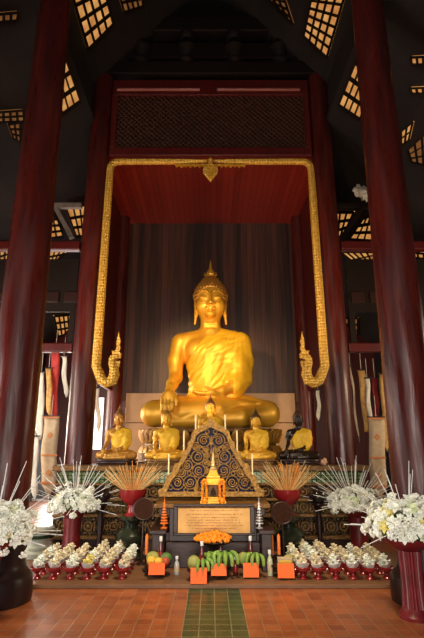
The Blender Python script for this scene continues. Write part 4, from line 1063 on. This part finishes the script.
# ------------------------------------------------------------------ bouquets on red pedestals
def bloom_mesh(m, R, n=6):
    b_ = MB()
    for k in range(n): b_.petal(Matrix.Rotation(2*PI*k/n, 4, 'Z') @ Matrix.Rotation(.25+.25*(k % 2), 4, 'X'), R*1.15, R*.66, .10-.35*(k % 3 == 0), 4)
    for k in range(5): b_.petal(Matrix.Rotation(2*PI*(k+.5)/5, 4, 'Z') @ Matrix.Rotation(.85, 4, 'X'), R*.8, R*.5, .1, 3)
    b_.ball((0, 0, R*.12), R*.2, 7, 5)
    return b_.mesh('blossom', m, True)
M['green_white'] = mat('greenish_white_petal', (0.80, 0.86, 0.62), 0.6, 0, (0.70, 0.78, 0.45), 30)
BL = [bloom_mesh(M['white_petal'], .058), bloom_mesh(M['white_petal'], .045), bloom_mesh(M['yellow_petal'], .05), bloom_mesh(M['green_white'], .062), bloom_mesh(M['white_petal'], .066)]
sp_ = MB()
for k in range(14):
    a = k*2.4; sp_.ball((.045*math.sqrt(k/14)*math.cos(a), .045*math.sqrt(k/14)*math.sin(a), .05-.03*(k/14)), random.uniform(.009, .016), 6, 4, jitter=.2)
SPRAY = sp_.mesh('spray', M['white_petal'], True)
prof = []
for k in range(30): prof += [(.0022, .10+k*.013), (.0050, .1045+k*.013), (.0050, .1085+k*.013)]
STK = MB().lathe([(.002, 0), (.002, .09)]+prof+[(.003, .50), (0, .505)], n=6).mesh('beaded_stalk', M['stalk'], True)
def bouquet(x, y, z, R, nb, ns, label, slabel, flat=.75):
    t = thing('flower_bouquet', label, 'bouquet', (x, y, z))
    MB().ball((0, 0, R*.25), (R*.62, R*.62, R*.42), 14, 10, jitter=.2).build('foliage', M['leaf'], t, True)
    for k in range(nb):
        zz = 1-1.25*(k+.5)/nb; a = k*2.399963; q = math.sqrt(max(0, 1-zz*zz)); rr = R*random.uniform(.82, 1.04)
        d = Vector((q*math.cos(a), q*math.sin(a), zz)); o_ = link('blossom', random.choice(BL if k % 2 else BL[:2]), t)
        o_.location = (d.x*rr, d.y*rr, R*.30+d.z*rr*flat)
        o_.rotation_mode = 'QUATERNION'; o_.rotation_quaternion = (d+Vector((random.uniform(-.3, .3), random.uniform(-.3, .3)-.25, .1))).to_track_quat('Z', 'Y')
        s_ = random.uniform(.8, 1.3)*R/.29; o_.scale = (s_, s_, s_)
    for k in range(70):
        d = Vector((random.gauss(0, 1), random.gauss(0, 1), abs(random.gauss(.1, .8))-.3)).normalized(); o_ = link('spray', SPRAY, t); rr = R*random.uniform(.9, 1.22)
        o_.location = (d.x*rr, d.y*rr, R*.30+d.z*rr*flat); o_.rotation_mode = 'QUATERNION'; o_.rotation_quaternion = d.to_track_quat('Z', 'Y'); s_ = random.uniform(.7, 1.2); o_.scale = (s_,)*3
    for k in range(ns):
        a = k*2.399963+random.uniform(-.2, .2); e = 1.75*((k+.5)/ns)**.62+random.uniform(-.1, .1); d = Vector((math.sin(e)*math.cos(a), math.sin(e)*math.sin(a), math.cos(e)))
        o_ = link('beaded_stalk', STK, t); o_.location = (d.x*R*.75, d.y*R*.75, R*.33+d.z*R*.55); o_.rotation_mode = 'QUATERNION'; o_.rotation_quaternion = d.to_track_quat('Z', 'Y')
        s_ = random.uniform(.85, 1.05)*(.9 if R > .3 else 1.0); o_.scale = (.85, .85, s_*random.uniform(.8, 1.05))
    return t
def pedestal(x, y, z0, H, rb, rs, label, flute):
    t = thing('flower_pedestal', label, 'pedestal', (x, y, z0))
    MB().lathe([(rs*1.45, 0), (rs*1.5, .03), (rs*1.2, .06), (rs*1.05, .09)], n=40).build('foot', M['pedestal_red'], t, True)
    MB().lathe([(rs*1.05, .09), (rs*.96, H*.35), (rs*.96, H*.6), (rs*1.05, H-.12)], n=132, flute=.05, nf=22 if flute else 0).build('stem', M['pedestal_red'], t, True)
    MB().lathe([(rs*1.05, H-.12), (rb*.8, H-.07), (rb, H-.025), (rb*1.02, H), (rb*.93, H), (rb*.7, H-.03), (0, H-.035)], n=48, flute=.03, nf=16).build('bowl', M['pedestal_red'], t, True)
pedestal(1.87, 4.93, 0, .69, .25, .098, 'tall fluted red pedestal in the right foreground under a bouquet', True)
bouquet(1.88, 4.93, .665, .33, 100, 34, 'big white lily bouquet in the right foreground', '')
pedestal(-2.06, 4.88, 0, .67, .235, .10, 'tall red pedestal cut by the left photo edge', True)
bouquet(-2.03, 4.88, .64, .32, 100, 40, 'big white bouquet at the left photo edge in the foreground', '')
pedestal(-1.95, 7.30, .047, .62, .20, .125, 'red pedestal behind the left rows of cups', False)
bouquet(-1.93, 7.30, .632, .29, 90, 64, 'white spiky bouquet in front of the left end of the altar', '')
pedestal(2.08, 7.27, .047, .63, .21, .125, 'red pedestal behind the right rows of cups', False)
bouquet(2.04, 7.27, .642, .29, 90, 64, 'white spiky bouquet in front of the right end of the altar', '')

# pale glazed drum at the left end of the altar
t = thing('glazed_drum', 'pale greenish round pedestal behind the left rows of cups', 'pedestal', (-2.42, 7.30, 0.047))
MB().lathe([(.24, 0), (.25, .06), (.22, .09), (.23, .13), (.20, .16), (.19, .30), (.22, .33), (.22, .36), (.17, .38), (0, .38)], n=30).build('drum', M['pale_stone'], t, True)
MB().lathe([(.231, .245), (.2, .25), (.2, .28), (.231, .285)], n=30).build('band', M['glass_green'], t, True)

# ------------------------------------------------------------------ temple banners
def banner(pts, w0, w1, m, label, Y, strips=None, point=True, panels=False):
    """a cloth hung from the top point to the lowest point"""
    top, bot = P(*pts[0], Y), P(*pts[1], Y)
    t = thing('temple_banner', label, 'banner', top)
    L = top.z-bot.z; n = 16; b_ = MB(); rows_ = []
    dx = bot.x-top.x
    for i in range(n+1):
        u = i/n; w = (w0+(w1-w0)*u)/2
        if point and u > .86: w *= max(.05, (1-u)/.14)
        sway = .012*math.sin(u*9+top.x*7); yy = .015*math.sin(u*7+2)
        rows_.append([b_.bm.verts.new((dx*u+sway+s_*w, yy+.008*math.cos(s_*2+u*12), -L*u)) for s_ in (-1, -.33, .33, 1)])
    for A_, B_ in zip(rows_, rows_[1:]):
        for k in range(3): b_.bm.faces.new((A_[k], A_[k+1], B_[k+1], B_[k]))
    o_ = b_.build('cloth', M[m], t, True); sd = o_.modifiers.new('thick', 'SOLIDIFY'); sd.thickness = .006
    MB().bar((-w0/2-.02, 0, .0), (w0/2+.02, 0, 0), .02, .02).build('rod', M['stand_wood'], t)
    MB().cyl((0, 0, 0), (0, 0, .35), .004, .004, 5).build('cord', M['white_cloth'], t)
    if panels:
        for u in (.02, .5, .97 if not point else .84):
            MB().box((dx*u, -.018, -L*u), (w0*1.02, .008, .03)).build('border', M['motif'], t)
        for u in (.25, .72):
            MB().box((dx*u, -.022, -L*u), (w0*.30, .008, w0*.30), Matrix.Rotation(PI/4, 3, 'Y')).build('motif', M['motif'], t)
            MB().box((dx*u, -.027, -L*u), (w0*.13, .008, w0*.13), Matrix.Rotation(PI/4, 3, 'Y')).build('motif', M['gold_cloth'], t)
banner([(51.5, 416), (48, 496)], .25, .26, 'cream_cloth', 'cream patterned banner hanging left of the left inner column', 8.1, panels=True)
banner([(376, 417), (379, 500)], .26, .27, 'cream_cloth', 'cream patterned banner hanging right of the right inner column', 8.1, panels=True)
banner([(41.5, 372), (39.5, 440)], .11, .15, 'white_cloth', 'narrow white banner close beside the left near column', 8.4)
banner([(36, 436), (33.5, 500)], .10, .12, 'white_cloth', 'pale narrow cloth low beside the left near column', 7.9)
banner([(49, 368), (49.5, 418)], .10, .10, 'gold_cloth', 'thin gold banner left of the red banner', 8.7)
banner([(56, 348), (53, 416)], .16, .14, 'red_cloth', 'red hanging banner between the left columns', 8.75, point=False)
banner([(64, 356), (66, 398)], .08, .09, 'white_cloth', 'slim white banner touching the left inner column', 8.6)
banner([(96.5, 388), (99, 432)], .10, .10, 'white_cloth', 'white and gold banner under the left serpent coil', 10.2)
banner([(318, 390), (319, 421)], .07, .08, 'white_cloth', 'thin white banner under the right serpent coil', 10.2)
banner([(361, 370), (368, 432)], .13, .13, 'gold_cloth', 'leftmost golden strip banner in the right aisle', 8.7, point=False)
banner([(367, 378), (371, 430)], .07, .07, 'white_cloth', 'thin pale strip between golden banners in the right aisle', 8.55)
banner([(374.5, 378), (377, 416)], .09, .09, 'red_cloth', 'dark red strip above the cream banner in the right aisle', 8.6, point=False)
banner([(383, 374), (388, 452)], .14, .15, 'gold_cloth', 'golden pointed banner partly behind the right near column', 8.5)
banner([(350, 366), (359, 442)], .035, .035, 'cream_cloth', 'very thin pale strip standing in for a daylight gap right of the right inner column', 8.7)  # added cloth strip stands in for a slit of outside light

# ------------------------------------------------------------------ light
def area(name, loc, tgt, size, energy, col, sy=None, spread=None):
    l = bpy.data.lights.new(name, 'AREA'); l.energy = energy; l.color = col; l.shape = 'RECTANGLE'; l.size = size; l.size_y = sy or size
    if spread: l.spread = spread
    o_ = link(name, l); o_.location = loc; o_.rotation_euler = (Vector(tgt)-Vector(loc)).to_track_quat('-Z', 'Y').to_euler(); return o_
def spot(name, loc, tgt, energy, col, ang, blend=.5, r=.08):
    l = bpy.data.lights.new(name, 'SPOT'); l.energy = energy; l.color = col; l.spot_size = math.radians(ang); l.spot_blend = blend; l.shadow_soft_size = r
    o_ = link(name, l); o_.location = loc; o_.rotation_euler = (Vector(tgt)-Vector(loc)).to_track_quat('-Z', 'Y').to_euler(); return o_
WARM = (1.0, .66, .30)
area('entrance_daylight', (0, -2.9, 1.7), (0, 5, .2), 2.6, 130, (1.0, .92, .82), 3.0, math.radians(120))
area('side_door_daylight', (-5.15, 4.2, 1.5), (0, 6.2, .6), 1.9, 110, (1.0, .95, .9), 2.6)
area('aisle_added_daylight', (-5.1, 11.0, 1.9), (-2.2, 10.5, 1.2), 3.0, 420, (1.0, .84, .68), 2.2)  # added daylight for the left aisle; the wall has no window here
area('left_aisle_banner_fill', (-5.1, 6.9, 2.4), (-2.6, 8.5, 2.0), 1.2, 170, (1.0, .88, .74), 1.6)  # added fill for the left banners, no window behind it
area('right_aisle_banner_fill', (5.1, 6.8, 2.6), (2.6, 8.4, 2.2), 1.2, 110, (1.0, .80, .55), 1.6)  # unseen fill added for the right banners; the wall is solid
area('rear_door_daylight', (-4.2, 14.9, 1.4), (-1.5, 4, .8), 1.4, 110, (1.0, .96, .9), 2.2)
spot('statue_floodlight_left', (-1.3, 5.9, 4.4), (-.15, 10, 3.3), 720, WARM, 42, .8, .15)
spot('statue_floodlight_right', (1.3, 5.9, 4.4), (.1, 10, 3.1), 250, WARM, 42, .8, .15)
spot('offerings_fill', (0, 4.3, 5.4), (0, 6.35, .1), 1000, (1.0, .80, .52), 56, .9, .25)  # unseen spot added to lift the offerings
spot('floor_fill', (0, 3.2, 6.0), (0, 4.9, 0), 340, (1.0, .76, .48), 60, .8, .3)  # unseen spot added to brighten the floor tiles
spot('niche_uplight', (0, 7.45, 1.35), (0, 9.4, 6.2), 240, (1.0, .6, .28), 62, .8, .12)
spot('arch_light_left', (-.9, 5.6, 3.2), (-1.8, 8.0, 4.3), 150, WARM, 70, .8, .1)
spot('arch_light_right', (.9, 5.6, 3.2), (1.8, 8.0, 4.3), 150, WARM, 70, .8, .1)
spot('dado_lamp_left', (-1.72, 9.6, 1.45), (-1.1, 11.4, 2.4), 70, WARM, 120, .8, .1)
spot('dado_lamp_right', (1.72, 9.6, 1.45), (1.1, 11.4, 2.4), 60, WARM, 120, .8, .1)

w = bpy.data.worlds.new('sky'); sc.world = w; w.use_nodes = True
bg = w.node_tree.nodes['Background']; bg.inputs['Color'].default_value = (1.0, .97, .92, 1); bg.inputs['Strength'].default_value = 3.0

vs = sc.view_settings
vs.view_transform = 'Standard'; vs.look = 'None'; vs.gamma = 1.0; vs.exposure = 0.0; vs.use_curve_mapping = False
